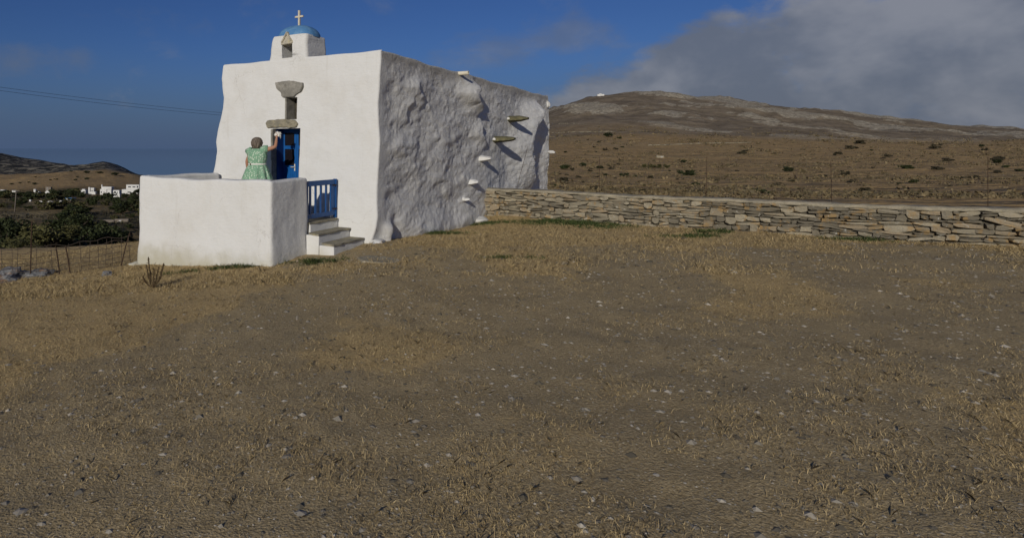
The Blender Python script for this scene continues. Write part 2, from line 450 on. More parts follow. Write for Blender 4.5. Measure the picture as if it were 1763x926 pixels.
# far profiles: picture column -> (depth, height)
def zz(Yd, py): return EYE-(py-CY)/F_PX*Yd
SEA_Z = -62.0
base_valley = [(26, -1.9), (35, -4.2), (60, -7.4), (120, -11.6), (200, -16.9), (260, -20.2), (350, -24)]
prof = {
 -600: base_valley + [(500, -27), (700, -22), (900, -20), (1300, 10), (1800, 30), (2300, 40), (3000, -40), (4500, -90)],
 0: base_valley + [(500, zz(500, 324)), (700, zz(700, 313)), (850, -42), (1100, -44), (1500, zz(1500, 303)), (1900, zz(1900, 280)), (2250, zz(2250, 262)), (2700, -45), (3200, -90)],
 40: base_valley + [(500, zz(500, 321)), (700, zz(700, 308)), (850, -42), (1100, -44), (1500, zz(1500, 300)), (1900, zz(1900, 282)), (2250, zz(2250, 271)), (2700, -50), (3200, -90)],
 85: base_valley + [(500, zz(500, 319)), (700, zz(700, 305)), (900, zz(900, 298)), (1100, -44), (1500, zz(1500, 297)), (1900, zz(1900, 283)), (2250, zz(2250, 279)), (2700, -60), (3200, -90)],
 115: base_valley + [(500, zz(500, 318)), (700, zz(700, 303)), (900, zz(900, 295.5)), (1100, -42), (1500, zz(1500, 288)), (1800, zz(1800, 284)), (2100, -58), (2700, -80), (3200, -90)],
 150: base_valley + [(500, zz(500, 318)), (700, zz(700, 304)), (900, zz(900, 297)), (1100, -40), (1400, zz(1400, 286)), (1600, zz(1600, 282)), (1900, -60), (2700, -90), (3200, -90)],
 180: base_valley + [(500, zz(500, 318)), (700, zz(700, 305)), (900, zz(900, 298)), (1100, -40), (1400, zz(1400, 283)), (1600, zz(1600, 277)), (1900, -60), (2700, -90), (3200, -90)],
 200: base_valley + [(500, zz(500, 319)), (700, zz(700, 305)), (900, zz(900, 300)), (1100, -43), (1400, zz(1400, 289)), (1600, zz(1600, 283)), (1900, -66), (2700, -90), (3200, -90)],
 237: base_valley + [(500, zz(500, 321)), (700, zz(700, 308)), (900, zz(900, 303)), (1100, -50), (1400, zz(1400, 301)), (1600, -70), (1900, -76), (2700, -90), (3200, -90)],
 300: [(26, -1.5), (35, -4.0), (60, -7.4), (120, -12), (260, -22), (500, -33), (700, -40), (900, -50), (1200, -66), (1900, -85), (3200, -90)],
 430: [(26, -1.0), (35, -2.5), (60, -5), (120, -10), (260, -20), (500, -34), (800, -48), (1100, -64), (1900, -85), (3200, -90)],
 650: [(26, -.6), (40, -1.4), (80, -4), (150, -8), (300, -14), (500, -20), (900, -35), (1300, -66), (1900, -85), (3200, -90)],
 800: [(26, -.4), (40, -1.0), (80, -2.8), (150, -5), (250, -5), (350, -2), (450, 2), (650, 8), (900, 14), (1200, 8), (1700, -50), (3200, -90)],
}
def rightcol(top, scale=1.0):
    zt = zz(1200, top)
    return [(26, -.3), (40, -.8), (80, -2.2), (150, -4), (250, -3), (350, 1), (450, zz(450, 248-(4 if top < 185 else 0))), (600, max(8, .17*zt)), (800, .42*zt), (1000, .78*zt), (1200, zt), (1400, zt*.9), (1900, .3*zt), (2600, -30), (3400, -90)]
for px, tp in ((900, 212), (945, 191), (965, 183), (985, 175), (1010, 168), (1035, 164), (1060, 163), (1100, 160.5), (1140, 160.5), (1170, 165), (1200, 169), (1260, 170), (1330, 180), (1420, 189), (1520, 204), (1640, 216), (1763, 226), (2600, 232)):
    prof[px] = rightcol(tp)
pxs = sorted(prof); logY = np.linspace(math.log(20), math.log(5200), 240)
tab = np.array([np.interp(logY, np.log([a for a, _ in prof[p]]), [b for _, b in prof[p]]) for p in pxs])
k = np.array([1, 4, 6, 4, 1])/16.
tab = np.array([np.convolve(np.r_[t[:2][::-1], t, t[-2:][::-1]], k, 'valid') for t in tab])
def z_far(x, y):
    r = np.hypot(x, y); th = np.arctan2(x, np.maximum(y, -1e9))
    th = np.clip(th, math.atan2(-600-CX, F_PX), math.atan2(2600-CX, F_PX))
    px = CX + np.tan(th)*F_PX; Yd = np.maximum(r*np.cos(th), 20)
    j = np.clip((np.log(Yd)-logY[0])/(logY[1]-logY[0]), 0, len(logY)-1.001); j0 = j.astype(int); jf = j-j0
    i = np.clip(np.searchsorted(pxs, px)-1, 0, len(pxs)-2); p0 = np.array(pxs)[i]; p1 = np.array(pxs)[i+1]
    f = np.clip((px-p0)/(p1-p0), 0, 1)
    z = (tab[i, j0]*(1-jf)+tab[i, j0+1]*jf)*(1-f) + (tab[i+1, j0]*(1-jf)+tab[i+1, j0+1]*jf)*f
    return z
def rock_field(x, y, z):
    p = np.c_[x*.0062+z*.004, y*.0035, z*.016]
    return st((fbm(p+5, 5, .58)+.34*st((z-22)/75)-.10)/.20)
def zg(x, y, detail=True):
    x = np.atleast_1d(np.asarray(x, float)); y = np.atleast_1d(np.asarray(y, float))
    r = np.hypot(x, y)
    k = st((r-22.0)/10.0)
    z = np.zeros_like(x)
    nmask = k < 1
    if nmask.any(): z[nmask] += (z_near(x[nmask], y[nmask])*(1-k[nmask]))
    z += z_far(x, y)*k
    if detail:
        p = np.c_[x, y, np.zeros_like(x)]
        q = r < 60
        if q.any(): z[q] += fbm(p[q]*.7, 3)*.035*np.clip(r[q]/6, .3, 1) + fbm(p[q]*3.1, 2)*.010*np.clip((60-r[q])/20, 0, 1)
        q = r > 40
        if q.any(): z[q] += fbm(p[q]*.05, 3)*.5*np.clip((r[q]-40)/60, 0, 1)
        q = r > 550
        if q.any():
            m = st((r[q]-550)/350); zq = z[q]+m*fbm(p[q]*.0065+3, 5, .55)*6.0
            rv = rock_field(x[q], y[q], zq)*m*(x[q] > -50)
            z[q] = zq+rv*(2.0+3.5*np.abs(fbm(p[q]*.03+8, 3)))
    return z
def zg1(x, y): return float(zg([x], [y])[0])

thf = np.radians(np.concatenate([np.arange(-180, -66, 6), np.arange(-66, 66, .30), np.arange(66, 180, 6)]))
rr = [0.0]; v = .8
while v < 6000: rr.append(v); v *= 1.019 if v > 3 else 1.06
rr = np.array(rr[1:])
TH, RR = np.meshgrid(thf, rr)
gx = (np.sin(TH)*RR).ravel(); gy = (np.cos(TH)*RR).ravel(); gz = zg(gx, gy)
nt_, nr_ = len(thf), len(rr)
idx = np.arange(nt_*nr_).reshape(nr_, nt_)
a_ = idx[:-1, :]; b_ = idx[1:, :]
faces = np.stack([a_, b_, np.roll(b_, -1, 1), np.roll(a_, -1, 1)], -1).reshape(-1, 4)
cidx = nt_*nr_
tri = [(int(idx[0, i]), int(idx[0, (i+1) % nt_]), cidx) for i in range(nt_)]
verts = np.r_[np.c_[gx, gy, gz], [[0, 0, zg1(0, 0)]]]
ground = mesh_obj('ground', verts, [tuple(f) for f in faces.tolist()] + tri, M['ground_near'], None, True)
ground.data.materials.append(M['ground_blend']); ground.data.materials.append(M['ground_far'])
_fr = np.r_[np.repeat(rr[:-1], nt_), np.zeros(nt_)]; _fr1 = np.r_[np.repeat(rr[1:], nt_), np.zeros(nt_)]
ground.data.polygons.foreach_set('material_index', np.where(_fr1 <= 25.9, 0, np.where(_fr >= 38.1, 2, 1)).astype(np.int32))
tag(ground, kind='structure', label='gravelly ground with dry grass running out to brown hills', cat='ground')
vx, vy = verts[:, 0], verts[:, 1]; vr = np.hypot(vx, vy)
vpy = CY+(EYE-verts[:, 2])/np.maximum(vy, .1)*F_PX
vpx = CX + np.where(vy > 0, vx/np.maximum(vy, .1), np.sign(vx)*3)*F_PX
def grass_mask(x, y):
    n = fbm(np.c_[x, y, x*0]*.45, 3)
    a = st((y - (13.2 - .05*x) + n*1.6)/2.2)
    b_ = st((-x - .3 - .45*(13-y)*.6 + n*1.4)/1.6)
    c_ = .85*st((fbm(np.c_[x, y, x*0]*.22+6, 3)+.10)/.5)
    return np.clip(np.maximum(np.maximum(a, b_), c_), 0, 1)
greens = [(7.2, 18.3, 1.3, .7), (6.1, 18.9, .8, .4), (2.4, 16.6, .8, .25), (4.4, 19.3, .8, .3), (9.6, 16.4, .5, .3), (-2.6, 13.05, 1.5, .16), (-.6, 12.9, .5, .2), (3.3, 12.6, .5, .1), (8.6, 15.6, .7, .2), (12.4, 15.0, .9, .3)]
def green_mask(x, y):
    o = np.zeros_like(x)
    for (cx_, cy_, ra, rb) in greens:
        o = np.maximum(o, np.exp(-(((x-cx_)/ra)**2+((y-cy_)/rb)**2)))
    return o*np.clip(.75+1.3*fbm(np.c_[x, y, x*0]*1.6+4, 3), 0, 1.1)
attrs = {
 'grass': grass_mask(vx, vy), 'green': green_mask(vx, vy), 'far': st((vr-26)/12),
 'valley': st((470-vpx)/120)*st((vr-26)/12)*(1-st((vr-430)/120)),
 'mount': st((vpx-700)/100)*st((vr*np.cos(np.arctan2(vx, vy))-400+160*fbm(np.c_[vx*.006, vy*.006, vx*0], 3))/330),
 'rock': rock_field(vx, vy, verts[:, 2]),
 'tan': st((98-vpx)/20)*st((vpy-363)/3)*st((379-vpy)/3)+st((vpx-40)/8)*st((112-vpx)/8)*st((vpy-346)/2)*st((355-vpy)/2),
 'crag': st((520-vpx)/150)*st((vr-1150)/150),
}
for nme, val in attrs.items():
    a = ground.data.attributes.new(nme, 'FLOAT', 'POINT'); a.data.foreach_set('value', np.asarray(val, np.float32))

sea = mesh_obj('sea', [(-90000, 500, SEA_Z), (90000, 500, SEA_Z), (90000, 120000, SEA_Z), (-90000, 120000, SEA_Z)], [(0, 1, 2, 3)], M['sea'])
tag(sea, kind='structure', label='calm blue sea out to the hazy horizon', cat='sea')

# ------------------------------------------------------------------ chapel
H = 4.5
ch = empty('chapel', L(0, 0, 0), ANG)
tag(ch, 'whitewashed cubic chapel with small blue domed belfry and rough side wall', 'chapel')
def lean(z): return .21*np.clip(z, 0, H)/H          # facade leans back with height
# facade edges from the picture: (column, row) -> local x on the facade plane
def px_to_x(px, z):
    u = (px-CX)/F_PX; yl = float(lean(z))
    # world point = O + EX*x + EY*yl ; solve X = u*Y
    ax = EX.x - u*EX.y; c = u*(O.y+EY.y*yl) - (O.x+EY.x*yl)
    return c/ax
def edge(pts):
    o = []
    for px, py in pts:
        x = -2.5; 
        for _ in range(6):
            z = None
            p = L(px_to_x(px, 2.5), .1); z = zz(p.y, py); 
        o.append((z, px_to_x(px, z)))
    o.sort(); return np.array([a for a, _ in o]), np.array([b for _, b in o])
zl_, xl_ = edge([(383,112),(381,135),(382,150),(385,168),(383,185),(379,205),(373,228),(371,245),(373,262),(370,285),(366,300),(364,320),(363,400)])
zr_, xr_ = edge([(655,86),(655,105),(653,140),(650,180),(651,215),(653,245),(651,280),(649,310),(648,340),(649,372),(646,395),(640,412),(636,425)])
def XL(z): return np.interp(z, zl_, xl_)
def XR(z): return np.interp(z, zr_, xr_)
TOP_L, TOP_R = 4.50, 4.50
ND = lambda x, z: fbm(np.c_[np.ravel(x)*.9, np.ravel(z)*.9, np.zeros(np.size(x))+5], 4)*.022 + fbm(np.c_[np.ravel(x)*2.6, np.ravel(z)*2.6, np.zeros(np.size(x))+9], 4)*.011
def grid_faces(nr, nc, skip=lambda i, j: False):
    return [(i*nc+j, i*nc+j+1, (i+1)*nc+j+1, (i+1)*nc+j) for i in range(nr-1) for j in range(nc-1) if not skip(i, j)]
DX0, DX1, DZ0, DZ1 = -3.05, -2.15, .52, 2.70        # doorway
NX0, NX1, NZ0, NZ1 = -2.63, -2.27, 2.93, 3.49       # niche window
BX0, BX1 = -3.19, -2.02                              # belfry on the parapet
def seg(a, b, n): return [a+(b-a)*i/n for i in range(n)]
R_ = .05
zrows = seg(-1.1, DZ0, 26)+seg(DZ0, DZ1, 44)+seg(DZ1, NZ0, 6)+seg(NZ0, NZ1, 14)+seg(NZ1, H-R_, 20)+[H-R_, H-.045, H-.02, H-.006, H]
colkeys = [0]
def facade_row(z):
    xl, xr = float(XL(z)), float(XR(z))
    xs = [xl, xl+.006, xl+.018, xl+.04]+seg(xl+.09, DX0, 36)+seg(DX0, NX0, 9)+seg(NX0, NX1, 8)+seg(NX1, DX1, 4)+seg(DX1, xr-.09, 44)+[xr-.09, xr-.04, xr-.018, xr-.006, xr]
    return xs
ROWS = [facade_row(z) for z in zrows]
nc = len(ROWS[0]); nr = len(zrows)
fx = np.array(ROWS); fz = np.repeat(np.array(zrows)[:, None], nc, 1)
fy = lean(fz) - ND(fx, fz).reshape(fx.shape)
el_ = np.clip(fx - XL(fz), 0, 1); er_ = np.clip(XR(fz)-fx, 0, 1)
rnd = lambda e, R: R - np.sqrt(np.maximum(R*R-(np.maximum(R-e, 0))**2, 0))
fy = fy + rnd(el_, R_) + rnd(er_, R_) + rnd(H-fz, R_)
# foot of the corner spreads a little
topw = .007*np.sin(fx*2.1)+.006*np.sin(fx*5.3+1)
fz2 = fz + topw*st((fz-3.9)/.6)
fv = np.stack([fx, fy, fz2], -1).reshape(-1, 3)
def in_open(i, j):
    zc = (zrows[i]+zrows[i+1])/2; xc = (ROWS[i][j]+ROWS[i][j+1])/2
    return (DX0 < xc < DX1 and DZ0 < zc < DZ1) or (NX0 < xc < NX1 and NZ0 < zc < NZ1)
ffaces = grid_faces(nr, nc, in_open)
# reveals: extrude the boundary of both openings back
def reveal(x0, x1, z0, z1, depth):
    ii = [i for i, z in enumerate(zrows) if z0-1e-6 <= z <= z1+1e-6]
    jj = [j for j in range(nc) if x0-1e-6 <= ROWS[ii[0]][j] <= x1+1e-6]
    loop = [(i, jj[0]) for i in ii] + [(ii[-1], j) for j in jj[1:]] + [(i, jj[-1]) for i in ii[::-1][1:]] + [(ii[0], j) for j in jj[::-1][1:-1]]
    ids = [i*nc+j for i, j in loop]
    return ids
extra_v = []; extra_f = []
base_n = len(fv)
for (x0, x1, z0, z1, dep) in ((DX0, DX1, DZ0, DZ1, .58), (NX0, NX1, NZ0, NZ1, .42)):
    ids = reveal(x0, x1, z0, z1, dep); prev = ids
    for kk, d in enumerate((.03, .2, dep)):
        cur = []
        for q in ids:
            p = fv[q]; extra_v.append((p[0]+.012*math.sin(p[2]*7+kk), (d + .12*min(1, d*4)) if d == dep else p[1]+d, p[2])); cur.append(base_n+len(extra_v)-1)
        for a in range(len(ids)):
            b2 = (a+1) % len(ids); extra_f.append((prev[a], prev[b2], cur[b2], cur[a]))
        prev = cur
front = mesh_obj('front_wall', np.r_[fv, np.array(extra_v)], ffaces+extra_f, M['plaster'], ch, True)

# side wall: lumpy limewashed rubble
LEN = 15.6
ys = np.concatenate([[R_, .10, .14, .2], np.linspace(.27, 6, 190), np.linspace(6.05, LEN, 210)])
zs = np.concatenate([np.linspace(-1.1, H-.10, 150), [H-.06, H-.03, H-.01, H]])
YS, ZS = np.meshgrid(ys, zs)
def facets(a, b, ca, cb, seed, k=7.0):
    """planar facets of stones under the plaster: softly blended tilted cells"""
    u = a/ca; v = b/cb; iu = np.floor(u).astype(int); iv = np.floor(v).astype(int); num = 0; den = 0
    for du in (-1, 0, 1):
        for dv in (-1, 0, 1):
            q = _perm[(_perm[(iu+du+seed) & 511] + iv+dv) & 511]
            jx = _gr[q, 0]*.38+.5; jy = _gr[q, 1]*.38+.5; off = _gr[q, 2]
            q2 = _perm[(q+77) & 511]; tx = _gr[q2, 0]; ty = _gr[q2, 1]
            dx = u-(iu+du+jx); dy = v-(iv+dv+jy); wgt = np.exp(-k*(dx*dx+dy*dy))
            num = num+wgt*(off*.6+tx*dx+ty*dy); den = den+wgt
    return num/den
def side_off(y, z):
    yr, zr = y.ravel(), z.ravel()
    p = np.stack([yr*.34+zr*.12, zr*.85-yr*.10, np.zeros(y.size)+2], -1)
    a = fbm(p, 3, .5).reshape(y.shape)
    rg = (1-np.abs(fbm(p*1.9+31, 4, .55))).reshape(y.shape)
    p2 = np.stack([yr*.85+zr*.55, zr*2.0-yr*.35, np.zeros(y.size)+7], -1)
    b = fbm(p2*1.3, 4, .55).reshape(y.shape)
    rb2 = (1-np.abs(fbm(p2*1.7+11, 3, .55))).reshape(y.shape)
    o = a*.075 + (rg-.7)*.024 + b*.014 + (rb2-.7)*.010 + fbm(p2*4.5, 3, .6).reshape(y.shape)*.011
    wy = y+.18*b; wz = z+.10*a
    o = o + facets(wy+.4*wz, wz-.12*wy, 1.5, .75, 5)*.026 + facets(wy-.2*wz, wz-.10*wy, .62, .30, 40, 9.0)*.015 + facets(wy+.3*wz, wz, .26, .13, 90, 9.0)*.0095
    fade = st((y-.05)/.7)*(.35+.65*st((H+.02-z)/.7))
    o = o*fade
    def bulge(y0, zc, hz, amp, rise, drop):       # swells towards the rear, then breaks off
        return amp*st((y-(y0-rise))/rise)*(1-st((y-y0)/drop))*np.exp(-((z-zc)/hz)**4)
    wob = .18*np.sin(z*6.0)+.12*np.sin(z*11+1)
    o += bulge(6.2+wob+.35*(4.1-z), 3.78, .50, .33, 1.4, .32) - .10*np.exp(-((y-7.4)/.8)**2-((z-3.7)/.45)**2)
    o += bulge(7.0+wob, 2.75, .45, .13, 1.0, .3)
    o += bulge(.62, .10, .30, .12, .4, .2) - .10*np.exp(-((y-1.0)/.25)**2-((z-.22)/.25)**2)
    o += bulge(2.3+wob, 3.6, .35, .07, .9, .25)+bulge(1.6+wob, 3.15, .3, .06, .8, .2)
    o += .08*np.exp(-((y-3.2)/1.2)**2-((z+.05)/.28)**2) + .10*np.exp(-((y-5.8)/.9)**2-((z+.0)/.25)**2)
    # swelling before the far corner, whose shadow covers the end of the wall
    ys0 = 12.1+.55*np.sin(z*2.0+.4)*.6+1.1*st((z-2.6)/1.4)
    o += .42*st((y-(ys0-2.4))/2.4)*(1-st((y-ys0)/.45))*st((4.25-z)/.6)*st((z-.2)/1.2)
    o -= .10*st((y-ys0)/.5)*st((4.3-z)/.5)*(1-st((y-14.6)/1.0))
    o += .06*np.exp(-((z-(.0))/.45)**2)*st((y-.1)/.6)
    return o
so = side_off(YS, ZS)
sxx = XR(ZS) - rnd(H-ZS, R_) + so - (XR(ZS)+.0-.08)*st((YS-.3)/3.0)
sy = lean(ZS)*(1-st(YS/3)) + YS
tz = topw_side = .02*np.sin(YS*1.3)+.012*np.sin(YS*3.7)
szz = ZS + tz*st((ZS-3.9)/.6)*st(YS/1.0)
sv = np.stack([sxx, sy, szz], -1).reshape(-1, 3)
side = mesh_obj('side_wall', sv, grid_faces(len(zs), len(ys)), M['plaster_rough'], ch, True)
def side_x(y, z): 
    y_ = np.array([[float(y)]]); z_ = np.array([[float(z)]])
    return float((XR(z_)+side_off(y_, z_)-(XR(z_)-.08)*st((y_-.3)/3.0))[0, 0])
# far walls and roof
xe = float(side_x(LEN, 2.2))
def lumpy_sheet(name, fn, nu, nv, mat):
    uu, vv = np.meshgrid(np.linspace(0, 1, nu), np.linspace(0, 1, nv))
    return mesh_obj(name, np.stack(fn(uu, vv), -1).reshape(-1, 3), grid_faces(nv, nu), mat, ch, True)
nz_ = lambda u, v, s: fbm(np.c_[u.ravel()*9+s, v.ravel()*4, u.ravel()*0], 3).reshape(u.shape)*.05
lumpy_sheet('far_side_wall', lambda u, v: (XL(-1.1+v*5.58)-.0+nz_(u, v, 3)*st(u*9), R_+u*(LEN-R_)+lean(-1.1+v*5.58)*(1-u), -1.1+v*5.58), 80, 30, M['plaster_rough'])
xback = lambda v: np.array([[side_x(LEN, -1.1+t*5.58) for t in row] for row in v])
lumpy_sheet('rear_wall', lambda u, v: (XL(-1.1+v*5.58)+(xback(v[:, :1])-XL(-1.1+v*5.58))*u, LEN+nz_(u, v, 8)*.5, -1.1+v*5.58), 30, 30, M['plaster_rough'])
xend = side_x(LEN, H-.05)
mesh_obj('roof', [(XL(4.4)+.05, .30, H-.03), (.03, .30, H-.03), (.0, 11.8, H-.03), (xend-.05, LEN-.03, H-.03), (XL(4.4)+.05, LEN-.03, H-.03)], [(0, 1, 2, 3, 4)], M['cap'], ch)

# irregular slab stones
def slab(name, outline, y0, y1, mat, parent, bev=.02, seed=1, rough=0.0):
    """outline in (x,z), extruded along y"""
    bm = bmesh.new(); r = random.Random(seed)
    f = [bm.verts.new((x, y0+r.uniform(-.012, .012), z)) for x, z in outline]
    b = [bm.verts.new((x, y1, z)) for x, z in outline]
    n = len(outline); bm.faces.new(f); bm.faces.new(b[::-1])
    for i in range(n): bm.faces.new((f[i], b[i], b[(i+1) % n], f[(i+1) % n]))
    bmesh.ops.recalc_face_normals(bm, faces=bm.faces[:])
    bmesh.ops.bevel(bm, geom=bm.edges[:], offset=bev, segments=2, affect='EDGES')
    bmesh.ops.triangulate(bm, faces=[f for f in bm.faces if len(f.verts) > 4])
    if rough:
        bmesh.ops.subdivide_edges(bm, edges=[e for e in bm.edges if e.calc_length() > .05], cuts=3, use_grid_fill=True)
        bmesh.ops.triangulate(bm, faces=bm.faces[:])
        for v_, d in zip(bm.verts, (fbm(np.array([v_.co[:] for v_ in bm.verts])*6+seed, 4, .6)*rough).tolist()):
            v_.co += Vector((d*.6, -abs(d), d*.6))
    return bm_obj(name, bm, mat, parent)
def fp(px, py, d=0.0):     # picture point on the facade plane -> local (x, z)
    x = px_to_x(px, 3.0); p = L(x, .14); return x, zz(p.y, py)
so1 = slab('window_lintel', [fp(*q) for q in ((474,143),(482,141),(497,139.5),(510,140.5),(521,143),(522,150),(519,157),(510,163),(507,167),(490,168),(485,165),(484,160),(476,153))], .115, .45, M['granite'], ch, .010, 3, .022)
so1['label'] = 'rough grey granite boulder over the niche'
so2 = slab('door_lintel', [fp(*q) for q in ((460,213),(463,208.5),(476,206.5),(488,205.5),(506,206),(511,210),(514,214),(512,219),(500,219.5),(478,219.5),(462,220.5))], .075, .50, M['slate'], ch, .010, 4, .030)
# niche back
box('niche_back', NX0-.05, NX1+.05, .52, .58, NZ0-.05, NZ1+.05, M['core'], ch)
slab('niche_jamb', [(NX0-.02, NZ0), (NX0+.035, NZ0+.006), (NX0+.03, NZ1-.004), (NX0-.02, NZ1)], .13, .5, M['granite'], ch, .006, 5)
rb = slab('niche_icon', [(NX1-.20, NZ0+.03), (NX1-.01, NZ0+.02), (NX1-.01, NZ0+.5), (NX1-.10, NZ0+.53), (NX1-.19, NZ0+.47)], .44, .50, M['slate_dark'], ch, .01, 6)
rb['label'] = 'dark arched stone at the back of the niche'

jb = slab('door_jamb', [(DX0-.03, DZ0+.01), (DX0+.022, DZ0+.01), (DX0+.026, 1.5), (DX0+.018, DZ1-.01), (DX0-.03, DZ1-.01)], .10, .27, M['granite'], ch, .006, 9); jb['label'] = 'grey stone lining on the left of the doorway'
slab('shaded_door_lining', [(DX0-.03, DZ0+.01), (DX0+.03, DZ0+.01), (DX0+.03, DZ1-.006), (DX0-.03, DZ1-.006)], .275, .558, M['shaded_blue'], ch, .004, 9)  # blue lining strip, the shadow on the reveal painted in as dark colour
# door: two leaves with glass over a panel
YD = .56
dr = empty('door', (0, 0, 0)); dr.parent = ch; dr['label'] = 'blue double door with dark glass panes'
bm = bmesh.new()
xm = (DX0+DX1)/2
for a, b in ((DX0, xm-.003), (xm+.003, DX1)):
    sw = .065
    box_bm(bm, a, a+sw, YD, YD+.05, DZ0, DZ1, .006); box_bm(bm, b-sw, b, YD, YD+.05, DZ0, DZ1, .006)
    for z0, z1 in ((DZ0, DZ0+.12), (1.66, 1.74), (2.17, 2.26), (2.60, DZ1)):
        box_bm(bm, a+sw, b-sw, YD+.004, YD+.046, z0, z1, .005)
bm_obj('door_frame', bm, M['blue'], dr)
for a, b in ((DX0, xm-.003), (xm+.003, DX1)):
    sw = .065
    for k_ in range(5):
        xa = a+sw+(b-a-2*sw)*k_/5; xb = a+sw+(b-a-2*sw)*(k_+1)/5-.004
        box('panel', xa, xb, YD+.018, YD+.036, DZ0+.12, 1.66, M['blue'], dr)
    for z0, z1 in ((1.74, 2.17), (2.26, 2.60)):
        box('pane', a+sw, b-sw, YD+.025, YD+.031, z0, z1, M['glass_dark'], dr)
V_, F_ = tube([(xm-.05, YD, 1.70), (xm-.05, YD-.05, 1.70), (xm-.15, YD-.05, 1.70)], .010, 8)
mesh_obj('handle', V_, F_, M['pipe'], dr, True)
box('lock_plate', xm-.065, xm-.035, YD-.006, YD, 1.60, 1.78, M['pipe'], dr)

# belfry
BT = 5.10
def belfry():
    be = empty('belfry', (0, 0, 0)); be.parent = ch; be['label'] = 'small white belfry with stone-framed opening, blue dome and cross'
    y0, y1 = lean(H)-.0, lean(H)+.92
    # plan ring of the block, rounded corners, lofted with a hole through the front
    NA, NB = -2.80, -2.46          # opening x
    z0, z1 = H-.10, BT
    bm = bmesh.new()
    def blk(a, b, c, d, e, f, bev): box_bm(bm, a, b, c, d, e, f, bev)
    # left pier, right pier, top, sill: modelled as a profile extruded, displaced afterwards
    bm.free()
    V, Fc = [], []
    nseg = 14
    def ring(z, grow):
        x0, x1 = BX0-grow*1.0, BX1+grow*.25
        pts = []
        r = .10
        for cx_, cy_, a0 in ((x1-r, y0+r, -90), (x1-r, y1-r, 0), (x0+r, y1-r, 90), (x0+r, y0+r, 180)):
            for k_ in range(6):
                a = math.radians(a0+90*k_/5); pts.append((cx_+r*math.cos(a), cy_+r*math.sin(a), z))
        return pts
    mb = MB()
    zsb = np.linspace(z0, z1, 14); n = 24
    for i, z in enumerate(zsb):
        t = (z-z0)/(z1-z0); pts = ring(z, .10*(1-t)**2.0 - .03*t - .05*max(0, t-.9)*10)
        for p in pts:
            d = float(fbm(np.array([[p[0]*2.5, p[1]*2.5, p[2]*2.5]]), 3)[0])*.018
            V.append((p[0]+d, p[1]+d, p[2]))
    for i in range(len(zsb)-1):
        for k_ in range(n):
            Fc.append((i*n+k_, i*n+(k_+1) % n, (i+1)*n+(k_+1) % n, (i+1)*n+k_))
    Fc.append(tuple((len(zsb)-1)*n+k_ for k_ in range(n)))
    Fc.append(tuple(range(n))[::-1])
    body = mesh_obj('belfry_body', V, Fc, M['plaster_belfry'], be, True)
    # cutter for the opening
    cb = box('cutter', NA, NB, y0-.3, y1-.22, H+.02, 4.93, M['plaster_belfry'])
    md = body.modifiers.new('cut', 'BOOLEAN'); md.operation = 'DIFFERENCE'; md.object = cb; md.solver = 'EXACT'
    cb.parent = ch
    bpy.context.view_layer.update()
    dg = bpy.context.evaluated_depsgraph_get(); me = bpy.data.meshes.new_from_object(body.evaluated_get(dg))
    body.modifiers.clear(); body.data = me
    bpy.data.objects.remove(cb)
    me.polygons.foreach_set('use_smooth', [len(p.vertices) == 4 and p.area < .02 for p in me.polygons])
    # stone gable over the opening
    for nm, ol, sd_ in (('gable_stone', [(NA-.03, 4.93), (NA+.16, 5.20), (NA+.20, 5.16), (NA+.05, 4.92)], 2), ('gable_stone', [(NB+.0, 4.94), (NB-.16, 5.20), (NB-.20, 5.16), (NB-.07, 4.92)], 5)):
        slab(nm, ol, y0-.05, y0+.28, M['marble_old'], be, .012, sd_)
    slab('opening_lintel', [(NA-.02, 4.86), (NB+.02, 4.88), (NB+.02, 4.95), (NB-.05, 5.02), (xm_b := (NA+NB)/2, 5.10), (NA+.05, 5.0), (NA-.02, 4.94)], y0-.025, y0+.26, M['marble_old'], be, .012, 7)
    # dome: flattened
    V, Fc = [], []
    cx_, cy_ = (BX0+BX1)/2+.02, (y0+y1)/2
    na, nb = 32, 9
    for j in range(nb):
        t = j/(nb-1)*math.pi/2
        rx, ry, zz_ = .57*math.cos(t)**.8, .44*math.cos(t)**.8, BT-.03+.34*math.sin(t)
        for k_ in range(na):
            a = 2*math.pi*k_/na
            ca, sa = math.cos(a), math.sin(a)
            e = .75
            V.append((cx_+rx*math.copysign(abs(ca)**e, ca), cy_+ry*math.copysign(abs(sa)**e, sa), zz_))
    for j in range(nb-1):
        for k_ in range(na): Fc.append((j*na+k_, j*na+(k_+1) % na, (j+1)*na+(k_+1) % na, (j+1)*na+k_))
    mesh_obj('dome', V, Fc, M['blue_dome'], be, True)
    # cross
    bm = bmesh.new()
    box_bm(bm, cx_-.026, cx_+.026, cy_-.026, cy_+.026, BT+.27, BT+.72, .006)
    box_bm(bm, cx_-.13, cx_-.0262, cy_-.024, cy_+.024, BT+.53, BT+.58, .006)
    box_bm(bm, cx_+.0262, cx_+.13, cy_-.024, cy_+.024, BT+.53, BT+.58, .006)
    cr = bm_obj('cross', bm, M['cross'], be); cr['label'] = 'cream stone cross on the blue dome'
belfry()

